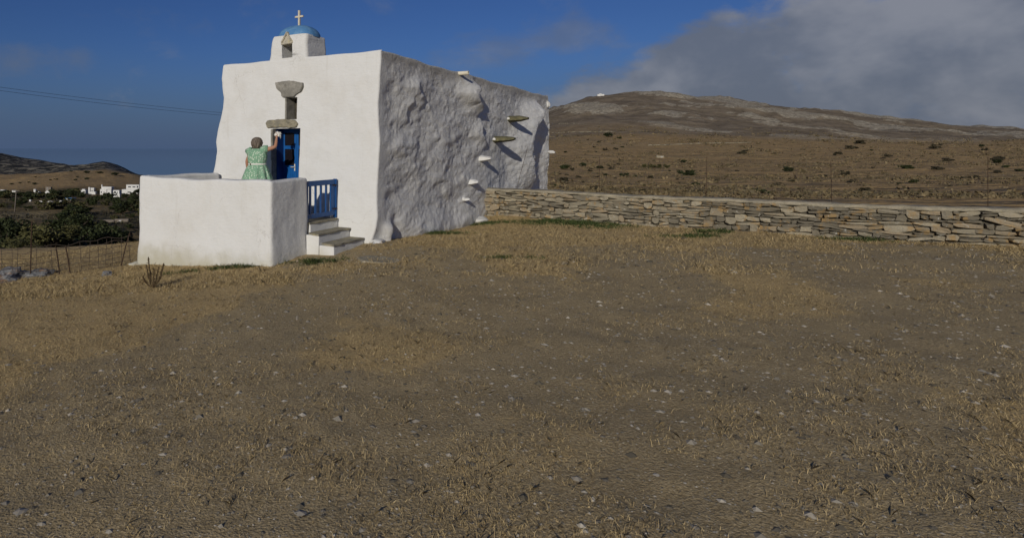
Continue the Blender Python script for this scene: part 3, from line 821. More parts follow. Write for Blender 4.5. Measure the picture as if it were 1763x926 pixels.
# spout, step slabs and whitewashed stubs on the side wall
def side_pt(px, py, out=0.0):
    """local y, z on the side wall seen at a picture point"""
    u = (px-CX)/F_PX
    y = 5.0
    for _ in range(30):
        z = 2.0
        base = lambda yy: L(.08+out, yy)
        # solve X = u Y along y
        ax = EY.x - u*EY.y; c = u*(O.y+EX.y*(.08+out)) - (O.x+EX.x*(.08+out))
        y = c/ax; break
    p = L(.08+out, y); return y, zz(p.y, py)
y_, z_ = side_pt(790, 128)
xs_ = side_x(y_, z_)
V_, F_ = [], []
mb = MB()
n = 14
for i, (d, rad) in enumerate(((-.15, .062), (.30, .058), (.30, .045), (-.1, .045))):
    for k_ in range(n):
        a = 2*math.pi*k_/n; V_.append((xs_+d, y_+rad*math.cos(a), z_+.02+rad*math.sin(a)))
for i in range(3):
    for k_ in range(n): F_.append((i*n+k_, i*n+(k_+1) % n, (i+1)*n+(k_+1) % n, (i+1)*n+k_))
sp = mesh_obj('spout_pipe', V_, F_, M['pipe'], ch, True); sp['label'] = 'cream roof spout poking from the top of the side wall'
y_, z_ = side_pt(947, 178)
def lump(name, c, r, mat, parent, seed, sq=(1, 1, 1)):
    bm = bmesh.new(); bmesh.ops.create_icosphere(bm, subdivisions=3, radius=1)
    dd = 1+.35*fbm(np.array([v_.co[:] for v_ in bm.verts])*1.3+np.array([seed, 0, 0]), 3)
    for v_, d in zip(bm.verts, dd.tolist()):
        v_.co = Vector((c[0]+v_.co.x*r*sq[0]*d, c[1]+v_.co.y*r*sq[1]*d, c[2]+v_.co.z*r*sq[2]*d))
    return bm_obj(name, bm, mat, parent, True)
lump('corner_knob', (side_x(15.3, 4.2)+.02, 15.4, 4.12), .12, M['plaster_rough'], ch, 3.3, (1, 1, 1.2))
def step_slab(px0, px1, py, thick, wid, seed, mat, white_root=True):
    ya, z = side_pt(px0, py); xa = side_x(ya, z)
    # length so that the tip reaches px1
    u = (px1-CX)/F_PX; b0 = L(xa, ya+wid*.3); d = (u*b0.y-b0.x)/(EX.x-u*EX.y); d = max(.2, d)
    bm = bmesh.new(); r = random.Random(seed)
    nL = 7
    prv = None
    secs = []
    for i in range(nL):
        t = i/(nL-1); x = xa-.25+(d+.25)*t
        wv = wid*(1-.5*t**4)*(1+r.uniform(-.08, .08)); th = thick*(.55+.45*math.sin(math.pi*min(1, .15+.75*t)))*(1-.5*t**5)*(1+r.uniform(-.1, .1))
        zc = z + .02*t
        secs.append([bm.verts.new((x+r.uniform(-.012, .012), ya+sy*wv/2+r.uniform(-.02, .02), zc+sz*th/2+r.uniform(-.008, .008))) for sy, sz in ((-1, -.6), (-.9, .5), (-.3, 1), (.5, 1), (1, .2), (.6, -1), (-.3, -1))])
    for a, b in zip(secs, secs[1:]):
        m_ = len(a)
        for k_ in range(m_): bm.faces.new((a[k_], a[(k_+1) % m_], b[(k_+1) % m_], b[k_]))
    bm.faces.new(secs[-1]); bm.faces.new(secs[0][::-1])
    bmesh.ops.recalc_face_normals(bm, faces=bm.faces[:])
    o = bm_obj('step_slab', bm, mat, ch)
    if white_root: 
        k_ = lump('slab_mortar', (xa+.0, ya-wid*.35, z+.01), .085, M['plaster_rough'], o, seed*1.7, (1.2, 1, .7))
    return o
s1 = step_slab(876, 912, 205.5, .22, .55, 3, M['slate_dark']); s1['label'] = 'upper mossy slate slab step jutting from the side wall'
s2 = step_slab(853, 889, 240.5, .22, .55, 5, M['slate_dark']); s2['label'] = 'lower mossy slate slab step jutting from the side wall'
for i, (a, b, py, th, wd) in enumerate(((829, 848, 274, .20, .36), (907, 922, 271, .26, .40), (808, 826, 314, .20, .36), (798, 811, 344, .13, .24))):
    step_slab(a, b, py, th, wd, 10+i, M['plaster_rough'], False)
y_, z_ = side_pt(945, 264); lump('whitewashed_stub', (side_x(15.4, 2.0)+.12, 15.45, 2.02), .12, M['plaster_rough'], ch, 5.1, (1.5, .8, .6))
# foot stones at the corner
lump('corner_foot', (.02, .18, -.04), .30, M['plaster_rough'], ch, 9.2, (.9, .8, .35))
lump('foot_stone', (side_x(6.5, .0)+.03, 6.6, -.12), .28, M['plaster_rough'], ch, 2.2, (1.0, 1.3, .4))

# ------------------------------------------------------------------ terrace with parapet
TX0, TX1, TY0 = -5.06, -.95, -2.52
PT = 1.51
te = empty('terrace', L(TX1, TY0, -.2), ANG); tag(te, 'whitewashed walled terrace in front of the chapel door', 'terrace')
toff = (TX1, TY0, -.2)
def wall_loop(name, p0, p1, thick, z0, ztop, inward, parent, off, mat, seed, endcap=True):
    """parapet with rounded shoulders swept along p0->p1; profile has outer face, rounded top, inner face"""
    p0 = np.array(p0, float); p1 = np.array(p1, float); d = p1-p0; ln = np.linalg.norm(d); d /= ln; inw = np.array(inward, float)
    nn_ = max(8, int(ln/.06)); prof_ = []
    for z in np.linspace(z0, ztop-.09, 26): prof_.append((0, z))
    for a in np.linspace(0, math.pi/2, 6)[1:]: prof_.append((.09-.09*math.cos(a), ztop-.09+.09*math.sin(a)))
    prof_ += [(thick*.4, ztop+.004), (thick*.6, ztop+.004)]
    for a in np.linspace(math.pi/2, 0, 6)[:-1]: prof_.append((thick-.07+.07*math.cos(a), ztop-.07+.07*math.sin(a)))
    for z in np.linspace(ztop-.07, z0, 8): prof_.append((thick, z))
    V = []; m_ = len(prof_)
    for i in range(nn_+1):
        t = i/nn_
        q = p0+d*ln*t
        e = min(t, 1-t)*ln
        cap_in = .0
        for (o_, z) in prof_:
            V.append((*(q+inw*o_), z))
    V = np.array(V)
    nrm = fbm(np.c_[V[:, 0]*.8+seed, V[:, 1]*.8, V[:, 2]*.8], 4)*.022+fbm(np.c_[V[:, 0]*3+seed, V[:, 1]*3, V[:, 2]*3], 3)*.006
    side_sign = np.tile([(-1 if o_ < thick/2 else 1) for o_, _ in prof_], nn_+1)
    V[:, :2] += inw[None]*(nrm*side_sign)[:, None]
    V[:, 2] += np.where(V[:, 2] > ztop-.2, .022*np.sin(V[:, 0]*1.7+V[:, 1]*1.3+seed)+.01*np.sin(V[:, 0]*5.1+V[:, 1]*4.3), 0)
    # slight spread at the foot
    V[:, :2] -= inw[None]*(.05*st((.5-V[:, 2])/1.2)*(side_sign < 0))[:, None]
    fc = [(i*m_+j, i*m_+j+1, (i+1)*m_+j+1, (i+1)*m_+j) for i in range(nn_) for j in range(m_-1)]
    fc += [tuple(range(m_))[::-1], tuple(nn_*m_+j for j in range(m_))]
    return mesh_obj(name, V, fc, mat, parent, True, off)
# one continuous rounded corner: sweep along a rounded path
def sweep_parapet(path, thick, z0, ztop, seed, name):
    pts = np.array(path, float)
    seglen = np.r_[0, np.cumsum(np.linalg.norm(np.diff(pts, axis=0), axis=1))]
    nn_ = int(seglen[-1]/.05)
    q = np.c_[np.interp(np.linspace(0, seglen[-1], nn_+1), seglen, pts[:, 0]), np.interp(np.linspace(0, seglen[-1], nn_+1), seglen, pts[:, 1])]
    tn = np.gradient(q, axis=0); tn /= np.linalg.norm(tn, axis=1)[:, None]
    inw = np.c_[-tn[:, 1], tn[:, 0]]                      # left of travel = inside
    prof_ = [(0, z) for z in np.linspace(z0, ztop-.055, 28)]
    prof_ += [(.055-.055*math.cos(a), ztop-.055+.055*math.sin(a)) for a in np.linspace(0, math.pi/2, 6)[1:]]
    prof_ += [(thick*.4, ztop+.004), (thick*.6, ztop+.004)]
    prof_ += [(thick-.07+.07*math.cos(a), ztop-.07+.07*math.sin(a)) for a in np.linspace(math.pi/2, 0, 6)[:-1]]
    prof_ += [(thick, z) for z in np.linspace(ztop-.07, z0, 8)]
    po = np.array([a for a, _ in prof_]); pz = np.array([b for _, b in prof_]); m_ = len(prof_)
    V = np.zeros((nn_+1, m_, 3)); 
    V[:, :, 0] = q[:, 0:1]; V[:, :, 1] = q[:, 1:2]; V[:, :, 2] = pz[None]
    sgn = np.where(po < thick/2, -1.0, 1.0)[None]
    fl = V.reshape(-1, 3)
    nz1 = (fbm(fl*.8+seed, 4)*.024+fbm(fl*2.6+seed, 4)*.012).reshape(nn_+1, m_)
    offs = po[None] + sgn*nz1 - .06*st((.4-V[:, :, 2])/1.1)*(sgn < 0)
    e = np.minimum(np.linspace(0, seglen[-1], nn_+1), np.linspace(seglen[-1], 0, nn_+1))
    pinch = rnd(np.clip(e, 0, 1), .07)[:, None]
    offs = offs - sgn*pinch*1.0
    V[:, :, :2] += inw[:, None, :]*offs[:, :, None]
    V[:, :, 2] += np.where(pz > ztop-.2, 1, 0)[None]*(.018*np.sin(q[:, 0:1]*1.7+seed)+.010*np.sin(q[:, 0:1]*5.1+q[:, 1:2]*4.3)) - pinch*(pz > ztop-.2)[None]
    fc = [(i*m_+j, i*m_+j+1, (i+1)*m_+j+1, (i+1)*m_+j) for i in range(nn_) for j in range(m_-1)]
    fc += [tuple(range(m_))[::-1], tuple(nn_*m_+j for j in range(m_))]
    return mesh_obj(name, V.reshape(-1, 3), fc, M['plaster'], te, True, toff)
def arc(cx_, cy_, r, a0, a1, n=9): return [(cx_+r*math.cos(math.radians(a0+(a1-a0)*k_/(n-1))), cy_+r*math.sin(math.radians(a0+(a1-a0)*k_/(n-1)))) for k_ in range(n)]
# travel: from the chapel at the left side, forward, along the front to the right, back to the gate (left of travel = inside)
rc = .06
path = [(TX0+.03, -.02), (TX0+.0, TY0+rc+.03)] + arc(TX0+rc, TY0+.03+rc, rc, 180, 270)[1:] + [(TX1-rc, TY0)] + arc(TX1-rc, TY0+rc, rc, 270, 360)[1:] + [(TX1+.0, -1.20)]
sweep_parapet(path, .30, -1.1, PT, 4.0, 'parapet')
box('terrace_floor', TX0+.2-toff[0], TX1-.02-toff[0], TY0+.2-toff[1], -.02-toff[1], .30-toff[2], .52-toff[2], M['cap'], te)
box('threshold_platform', -3.75-toff[0], -1.75-toff[0], -.98-toff[1], -.03-toff[1], .525-toff[2], .845-toff[2], M['plaster'], te, .02)
lump('foot_plinth', (TX0-.06-toff[0], TY0+.10-toff[1], -.62-toff[2]), .26, M['plaster'], te, 6.0, (.9, .9, .28))

# ------------------------------------------------------------------ steps
stp = empty('entrance_steps', L(-.5, -.6, -.1), ANG); tag(stp, 'three white steps with slate treads leading to the blue gate', 'steps')
so_ = (-.5, -.6, -.1)
def step(x0, x1, y0, y1, z0, z1, seed, nose):
    o = bm_obj('step', (lambda bm: (box_bm(bm, x0-so_[0], x1-so_[0], y0-so_[1], y1-so_[1], z0-so_[2], z1-so_[2], .018, .008, seed), bm)[1])(bmesh.new()), M['plaster'], stp)
    bm = bmesh.new(); r = random.Random(seed)
    # irregular slate tread: front edge wavy
    nn_ = 9; top, bot = [], []
    xa, xb = x0+.0, x1+nose
    ol = [(xa, y0+.10), (xa, y1-.01)] + [(xb+r.uniform(-.012, .018), y1-.01+(y0-.02-y1)*k_/nn_) for k_ in range(nn_+1)] + [(xa+(xb-xa)*.5, y0-.01+r.uniform(-.01, .01))]
    top = [bm.verts.new((x-so_[0], y-so_[1], z1+.038-so_[2])) for x, y in ol]; bot = [bm.verts.new((x-so_[0], y-so_[1], z1+.002-so_[2])) for x, y in ol]
    bm.faces.new(top); bm.faces.new(bot[::-1])
    for i in range(len(ol)): bm.faces.new((top[i], bot[i], bot[(i+1) % len(ol)], top[(i+1) % len(ol)]))
    bmesh.ops.recalc_face_normals(bm, faces=bm.faces[:]); bmesh.ops.triangulate(bm, faces=[f for f in bm.faces if len(f.verts) > 4])
    bm_obj('tread', bm, M['slate'], o)
step(-1.42, -.92, -1.16, -.03, -.4, .485, 1, .02)
step(-.915, -.585, -1.33, -.03, -.4, .275, 2, .02)
step(-.58, -.19, -1.31, -.03, -.5, .07, 3, .02)
# worn paving slab at the foot
ps = slab('paving_slab', [(0, 0), (.5, -.02), (.9, .12), (1.0, .42), (.75, .62), (.25, .66), (-.08, .35)], 0, .06, M['cap'], None, .015, 8)
ps.rotation_euler = (math.radians(90), 0, ANG); 
ps.location = Vector((.42, 13.15, zg1(.7, 13.3)-.060)); tag(ps, 'flat worn stone slab set in the ground at the foot of the steps', 'slab')

# ------------------------------------------------------------------ gate
gt = empty('garden_gate', L(-1.0, -.60, .5), ANG); tag(gt, 'low blue slatted wooden gate at the top of the steps', 'gate')
go = (-1.0, -.60, .5)
def gbox(name, y0, y1, z0, z1, x0=-.02, x1=.02, mat=None, bev=.004): return box(name, x0, x1, y0-go[1], y1-go[1], z0-go[2], z1-go[2], mat or M['gate_blue'], gt, bev)
gbox('gate_rail', -1.16, -.05, 1.33, 1.45, -.022, .022)
gbox('gate_rail', -1.16, -.05, .60, .70, -.022, .022)
gbox('gate_post', -.05+.0, .0, .54, 1.46, -.04, .04)
gbox('gate_post', -.24, -.055, .702, 1.328, -.020, .020)
gbox('gate_post', -1.22, -1.165, .54, 1.44, -.03, .03)
for i in range(4):
    yc = -1.06+i*.215
    gbox('gate_slat', yc-.034, yc+.034, .702, 1.328, -.012, .014)
for z in (.74, 1.30):
    gbox('hinge', -.20, -.02, z, z+.03, .0415, .047, M['rust'], 0)

# ------------------------------------------------------------------ dry stone wall
wl = empty('dry_stone_wall', (4.72, 20.85, 0)); tag(wl, 'lichen-covered dry stone wall running from the chapel side', 'stone wall')
W0 = np.array([4.72, 20.85]); W1 = np.array([9.77, 17.40]); wd = (W1-W0); wlen = np.linalg.norm(wd); wd /= wlen
wn = np.array([wd[1], -wd[0]]); wn = wn if wn[1] < 0 else -wn           # towards the viewer
WL = 15.2; TH_ = .60
def wtop(s): return .83+.015*np.sin(s*1.1)+.02*np.sin(s*.5+1)
protos = []
def stone_proto(seed):
    r = random.Random(seed); bm = bmesh.new()
    bmesh.ops.create_cube(bm, size=1.0)
    bmesh.ops.subdivide_edges(bm, edges=bm.edges[:], cuts=1, use_grid_fill=True)
    for v_ in bm.verts:
        c = v_.co; nrm_ = sum(1 for q in c if abs(q) > .4)
        f = {1: 1.02, 2: .99, 3: .93, 0: 1}[nrm_]
        if abs(c.x) > .4 and abs(c.z) > .4: c.z *= r.uniform(.55, 1.0)
        v_.co = Vector((c.x*f+r.uniform(-.09, .09), c.y*f+r.uniform(-.07, .07), c.z*f+r.uniform(-.11, .11)))
    me = bpy.data.meshes.new('stone'); bm.to_mesh(me); bm.free(); me.materials.append(M['wallstone']); return me
protos = [stone_proto(100+i) for i in range(16)]
stones = []
r_ = random.Random(42)
NR = 8
_ws = np.linspace(-.3, WL+.7, 120); _wz = zg(W0[0]+wd[0]*_ws+wn[0]*.3, W0[1]+wd[1]*_ws+wn[1]*.3)
def row_z(k, s):
    """undulating course lines, so no joint runs straight through"""
    zb = float(np.interp(s, _ws, _wz))-.05; zt = float(wtop(s))-.075
    f = k/NR
    if 0 < k < NR: f += float(fbm(np.array([[s*.55+k*7.7, k*3.1, .7]]), 3)[0])*.075
    return zb+(zt-zb)*f
busy = {k: [] for k in range(NR+1)}
for k in range(NR):
    s = -.08+r_.uniform(-.1, 0)
    while s < WL:
        blk = next((e for (q0, e) in busy[k] if q0-.05 <= s < e-.03), None)
        if blk: s = blk; continue
        nxt = min([q0 for (q0, e) in busy[k] if q0 > s], default=WL+1)
        ln = r_.choice([.14, .18, .22, .26, .30, .36, .44, .55])*r_.uniform(.85, 1.15)
        if nxt-s-ln < .13: ln = nxt-s
        two = k < NR-1 and ln < .38 and r_.random() < .15
        z0, z1 = row_z(k, s+ln/2), row_z(k+(2 if two else 1), s+ln/2)
        if two: busy[k+1].append((s, s+ln))
        if not two and z1-z0 > .10 and ln > .25 and r_.random() < .28:
            zc = z0+(z1-z0)*r_.uniform(.35, .65); stones += [(s, s+ln, z0, zc), (s, s+ln, zc, z1)]
        else: stones.append((s, s+ln, z0, z1))
        s += ln
# the 300 that show largest are single stones, the remainder one mass
def shown(st_):
    c = W0+wd*(st_[0]+st_[1])/2; inpic = CX+c[0]/c[1]*F_PX
    return ((inpic < 1210), (st_[1]-st_[0])*(st_[3]-st_[2])/(c[1]**2))
stones.sort(key=shown, reverse=True)
ang_w = math.atan2(wd[1], wd[0])
rest = MB()
for i, (a, b, z0, z1) in enumerate(stones):
    dep = r_.uniform(.20, .30); c = W0+wd*(a+b)/2 + wn*(TH_/2 - dep/2 + r_.uniform(-.075, .05))
    me = protos[i % 16]
    loc = Vector((c[0], c[1], (z0+z1)/2)); sca = ((b-a)*r_.uniform(.92, 1.08), dep, max(.05, z1-z0)*r_.uniform(.78, 1.02))
    rot = Matrix.Rotation(ang_w+r_.uniform(-.08, .08), 4, 'Z') @ Matrix.Rotation(r_.gauss(0, .075), 4, 'Y') @ Matrix.Rotation(r_.uniform(-.08, .08), 4, 'X')
    if i < 298:
        o = bpy.data.objects.new('stone', me); COL.objects.link(o); o.parent = wl
        o.location = loc-wl.location; o.rotation_euler = rot.to_euler(); o.scale = sca
    else:
        Mx = Matrix.Translation(loc-wl.location) @ rot @ Matrix.Diagonal((*sca, 1))
        rest.add([Mx @ v_.co for v_ in me.vertices], [tuple(p.vertices) for p in me.polygons])
if rest.v: tag(rest.build('wall_stones', M['wallstone'], wl), kind='stuff')
# core and the mortared top
def wallsolid(name, inset, z_off0, z_off1, over, mat, ragged):
    nn_ = 260; V = []
    for i in range(nn_+1):
        s = -.15+(WL+.15)*i/nn_; q = W0+wd*s
        zt = float(wtop(s)); zb = -.8
        jt = fbm(np.array([[s*2.2+k_*9.1, k_*3.3, .4] for k_ in range(8)]), 3)*ragged; j = lambda k_: float(jt[k_])
        a = TH_/2-inset+over
        pr = [(a+j(1), (zb if z_off0 is None else zt+z_off0+j(5)*.4)), (a+j(2), zt+z_off1-.02+j(6)*.4), (a*.55+j(2)*.5, zt+z_off1+.006+j(3)*.4), (0, zt+z_off1+.012+j(7)*.4), (-a*.6, zt+z_off1+j(4)*.4), (-a, zt+z_off1-.02), (-a, (zb if z_off0 is None else zt+z_off0))]
        for o_, z in pr: p = q+wn*o_; V.append((p[0]-wl.location.x, p[1]-wl.location.y, z))
    m_ = 7
    fc = [(i*m_+j_, (i+1)*m_+j_, (i+1)*m_+(j_+1) % m_, i*m_+(j_+1) % m_) for i in range(nn_) for j_ in range(m_)]
    return mesh_obj(name, V, fc, mat, wl, True)
wallsolid('wall_core', .13, None, -.05, 0, M['core'], .02)
wallsolid('wall_top', .0, -.085, .0, -.03, M['cap'], .075)

# ------------------------------------------------------------------ wire fences
def fence(name, label, posts, wire_pts, zs_, vert_step, wr, post_r, lean_f, mesh_h, off_fn, post_label=None):
    root = empty(name, posts[0]); tag(root, label, 'fence')
    ro = Vector(posts[0])
    for i, p in enumerate(posts):
        p = Vector(p); d = lean_f(i)
        V_, F_ = tube([p-ro+Vector((0, 0, -.15)), p-ro+Vector(d)*.55, p-ro+Vector(d)], [post_r, post_r, post_r*.9], 6)
        mesh_obj('post', V_, F_, M['rust'], root)
    mb = MB()
    for k_, hz in enumerate(zs_):
        line = []
        for t in np.linspace(0, 1, 60):
            q = wire_pts(t); line.append(Vector((q[0], q[1], off_fn(*q)+hz*mesh_h + .02*math.sin(t*37+k_)+.03*math.sin(t*83+k_*2.1)*hz))-ro)
        V_, F_ = tube(line, wr, 4); mb.add(V_, F_)
    ln = (Vector(wire_pts(1.))-Vector(wire_pts(0.))).length; nv = int(ln/vert_step)
    for i in range(nv+1):
        if random.random() < .12: continue
        q = wire_pts(min(1, max(0, (i+random.uniform(-.25, .25))/nv))); z0 = off_fn(*q); j = random.uniform(-.05, .05)
        V_, F_ = tube([Vector((q[0], q[1], z0+zs_[0]*mesh_h))-ro, Vector((q[0]+j*.5, q[1], z0+zs_[-1]*mesh_h*.5))-ro, Vector((q[0]+j, q[1], z0+zs_[-1]*mesh_h))-ro], wr, 4); mb.add(V_, F_)
    mb.build('wire_mesh', M['wire'], root)
    return root
# left fence, sagging sheep wire on leaning iron rods
FA, FB = np.array([-13.5, 14.6]), np.array([-5.35, 15.3])
wp = lambda t: tuple(FA+(FB-FA)*t)
pst = []
for px in (-60, 52, 104, 122, 206): 
    # column -> point on the fence line
    u = (px-CX)/F_PX; d = FB-FA; t = (u*FA[1]-FA[0])/(d[0]-u*d[1]); q = FA+d*t; pst.append((q[0], q[1], zg1(*q)))
pst[0:1] = [pst[0]]
leans = [(.02, 0, 1.5), (.03, .02, 1.35), (-.14, .05, .68), (-.12, -.02, .66), (.24, .05, .82)]
fence('sheep_fence', 'sagging rusty wire sheep fence with leaning rods beside the terrace', pst, wp, [0, .14, .28, .45, .64, .84, 1.0], .20, .0062, .016, lambda i: leans[i], .70, lambda x, y: zg1(x, y)+.02)
# fence behind the stone wall
GA, GB = np.array([5.55, 21.35]), np.array([17.6, 13.1])
wq = lambda t: tuple(GA+(GB-GA)*t)
pst2 = [(*(GA+(GB-GA)*t), zg1(*(GA+(GB-GA)*t))) for t in (.0, .2, .4, .6, .8, 1.0)]
leans2 = [(.62, .0, 2.25), (.0, 0, 1.95), (.05, 0, 2.0), (-.04, 0, 1.9), (0, 0, 2.0), (0, 0, 2.0)]
fence('tall_wire_fence', 'thin tall wire fence standing behind the dry stone wall', pst2, wq, [.42, .52, .62, .72, .82, .92, 1.0], .30, .0016, .007, lambda i: leans2[i], 2.0, lambda x, y: zg1(x, y))

# ------------------------------------------------------------------ power lines
def cable(name, label, a, b, sag, rad, grp):
    pts = []
    for t in np.linspace(0, 1, 40):
        p = Vector(a)*(1-t)+Vector(b)*t; p.z -= sag*4*t*(1-t); pts.append(p-Vector(a))
    V_, F_ = tube(pts, rad, 5); o = mesh_obj(name, V_, F_, M['cable']); o.location = a; tag(o, label, 'cable', grp)
a1, b1 = at(-160, 128, 42), at(460, 201, 62)
cable('power_cable', 'upper power cable crossing the sky behind the chapel', a1, b1, .25, .012, 'overhead power cables')
cable('power_cable', 'lower power cable crossing the sky behind the chapel', a1+Vector((0, .3, -.22)), b1+Vector((0, .3, -.20)), .30, .012, 'overhead power cables')

ORD = 'first second third fourth fifth sixth seventh eighth ninth tenth eleventh twelfth thirteenth fourteenth fifteenth sixteenth seventeenth eighteenth nineteenth twentieth'.split()
def nth(i): return ORD[i] if i < 20 else 'twenty-'+ORD[i-20] if i < 29 else 'thirty-'+ORD[i-30] if 30 <= i < 39 else 'thirtieth' if i == 29 else 'fortieth'
def ground_hit(px, py, y0=24.0, y1=4000.0):
    """where the line of sight through a picture point meets the terrain"""
    Yd = np.exp(np.linspace(math.log(y0), math.log(y1), 900)); x = (px-CX)/F_PX*Yd
    zl = EYE-(py-CY)/F_PX*Yd
    hit = np.nonzero(zg(x, Yd) >= zl)[0]
    k = hit[0] if len(hit) else len(Yd)-1
    return Vector((x[k], Yd[k], float(zg([x[k]], [Yd[k]])[0])))

# ------------------------------------------------------------------ person at the door
pr = empty('person', L(-2.93, -.62, .845), ANG+math.radians(-4))
tag(pr, 'person in a pale green patterned dress seen from behind, arm raised at the door', 'person')
def skin_mesh(name, pts, edges, rad, mat, parent, sub=2):
    me = bpy.data.meshes.new(name); me.from_pydata(pts, edges, []); o = bpy.data.objects.new(name, me); COL.objects.link(o)
    md = o.modifiers.new('skin', 'SKIN'); md.branch_smoothing = .6
    ly = me.skin_vertices[0].data
    for i, r in enumerate(rad):
        ly[i].radius = (r, r) if not isinstance(r, tuple) else r
        ly[i].use_root = (i == 0)
    o.modifiers.new('sub', 'SUBSURF').levels = sub; o.modifiers['sub'].render_levels = sub
    bpy.context.view_layer.update()
    ev = o.evaluated_get(bpy.context.evaluated_depsgraph_get()); m2 = bpy.data.meshes.new_from_object(ev)
    o.modifiers.clear(); o.data = m2; m2.materials.clear(); m2.materials.append(mat)
    m2.polygons.foreach_set('use_smooth', [True]*len(m2.polygons))
    o.parent = parent; return o
bp, be_, br = [], [], []
def jn(p, r, par=None):
    bp.append(p); br.append(r)
    if par is not None: be_.append((par, len(bp)-1))
    return len(bp)-1
pel = jn((0, 0, .90), (.19, .15)); wai = jn((0, 0, 1.02), (.18, .14), pel); che = jn((0, .01, 1.18), (.18, .14), wai); uch = jn((0, 0, 1.29), (.13, .10), che)
nk = jn((0, .0, 1.37), .058, uch); hb = jn((0, .02, 1.42), .078, nk); hm = jn((0, .025, 1.50), .100, hb); ht = jn((0, .02, 1.575), .070, hm)
nose = jn((0, .14, 1.475), .014, hm)
def hand(w, d, side, curl):
    """palm and five fingers from the wrist index w in direction d"""
    wv = Vector(bp[w]); d = Vector(d).normalized(); sd_ = Vector(side).normalized(); nr = d.cross(sd_)
    pm = jn(tuple(wv+d*.055), (.030, .016), w); pk = jn(tuple(wv+d*.085), (.030, .013), pm)
    for i, (o_, ln) in enumerate(((-.027, .060), (-.009, .070), (.009, .072), (.027, .066))):
        b0 = wv+d*.095+sd_*o_; a = jn(tuple(b0), .0085, pk); m_ = jn(tuple(b0+d*ln*.5+nr*curl*.015), .008, a); jn(tuple(b0+d*ln*(1-.35*curl)+nr*curl*.045), .007, m_)
    t0 = jn(tuple(wv+d*.045+sd_*.040), .010, pm); jn(tuple(wv+d*.080+sd_*.052+nr*curl*.03), .008, t0)
for sx in (-1, 1):
    if sx < 0:
        sh = jn((-.185, 0, 1.27), .068, uch); elb = jn((-.325, -.03, 1.03), .052, sh); wr = jn((-.350, .02, .80), .034, elb); hand(wr, (-.05, .10, -1), (0, 1, .1), .8)
    else:
        sh = jn((.185, .01, 1.28), .068, uch); elb = jn((.44, .19, 1.385), .048, sh); wr = jn((.365, .31, 1.585), .031, elb); hand(wr, (-.05, .22, 1), (-1, .2, 0), 1.0)
    hp = jn((.09*sx, 0, .84), .115, pel); kn = jn((.10*sx, .015, .47), .065, hp); an = jn((.105*sx, -.02, .09), .042, kn); ft = jn((.11*sx, .06, .035), .036, an); jn((.115*sx, .15, .025), .026, ft)
skin_mesh('body', bp, be_, br, M['skin'], pr)
def mat_dress():
    m, g, b = new_mat('green_print_cotton', .9)
    p = coords(g)
    v = g.voro(g.scale(p, (1, 1, .6)), 27)
    c = g.mix(g.ramp(v.outputs['Distance'], .25, .42), (.62, .68, .55), (.20, .36, .235))
    g.put(b.inputs['Base Color'], g.mix(g.m('MULTIPLY', g.noise(p, 30, 3), .35), c, (.20, .33, .22)))
    return m
M['dress'] = mat_dress()
def ring_mesh(rings, n=72, close=False):
    V, Fc = [], []
    for (z, rx, ry, cy_, amp, fr, ph) in rings:
        for k in range(n):
            a = 2*math.pi*k/n; pl = 1+amp*math.sin(a*fr+ph+.8*math.sin(a*3))+amp*.5*math.sin(a*(fr*2+3)+ph*2)
            V.append((1.07*rx*math.cos(a)*pl, cy_+ry*math.sin(a)*pl, z))
    for j in range(len(rings)-1):
        for k in range(n): Fc.append((j*n+k, j*n+(k+1) % n, (j+1)*n+(k+1) % n, (j+1)*n+k))
    return V, Fc
V_, F_ = ring_mesh([(.44, .40, .34, 0, .11, 11, .2), (.55, .375, .32, 0, .10, 11, .1), (.70, .325, .28, 0, .085, 11, 0), (.84, .275, .24, 0, .06, 11, .1), (.93, .235, .195, 0, .022, 13, .3), (.955, .222, .18, 0, .01, 13, .3),
    (.99, .226, .182, 0, .025, 17, .5), (1.07, .245, .195, .005, .03, 17, .7), (1.16, .255, .20, .01, .028, 17, .9), (1.24, .245, .175, .008, .02, 17, 1.0), (1.29, .225, .145, .004, .012, 17, 1.0), (1.325, .185, .115, .0, .01, 17, 1), (1.345, .125, .09, .0, .01, 17, 1), (1.335, .112, .08, 0, .01, 17, 1)])
mesh_obj('dress', V_, F_, M['dress'], pr, True)
for sx, tip in ((-1, (-.305, -.01, 1.235)), (1, (.285, .07, 1.325))):
    a = Vector((.15*sx, 0, 1.285)); b = Vector(tip)
    V_, F_ = tube([a, a.lerp(b, .5)+Vector((0, 0, .02)), b, b-Vector((.012*sx, 0, .0))], [.085, .095, .098, .075], 16, False)
    V_ = [Vector(v)+Vector((0, 0, .010*math.sin(i*2.1))) for i, v in enumerate(V_)]
    mesh_obj('sleeve', V_, F_, M['dress'], pr, True)
V_, F_ = ring_mesh([(.938, .230, .190, 0, .005, 9, 0), (.945, .234, .194, 0, .005, 9, 0), (.968, .234, .194, 0, .005, 9, 0), (.975, .228, .188, 0, .005, 9, 0)])
mesh_obj('belt', V_, F_, M['white_cloth'], pr, True)
box('belt_buckle', -.055, -.025, -.205, -.190, .935, .975, M['rust'], pr, .004)
def mat_hair():
    m, g, b = new_mat('grey_brown_hair', .55)
    p = coords(g); n = g.noise(g.scale(p, (14, 14, 1.5)), 4, 4, .7)
    g.put(b.inputs['Base Color'], g.mix(g.ramp(n, .35, .68), (.050, .036, .026), (.24, .195, .15)))
    bump(g, b, n, .8, .01); return m
M['hair'] = mat_hair()
V_, F_ = [], []
na, nb = 56, 22; pc0 = random.Random(12)
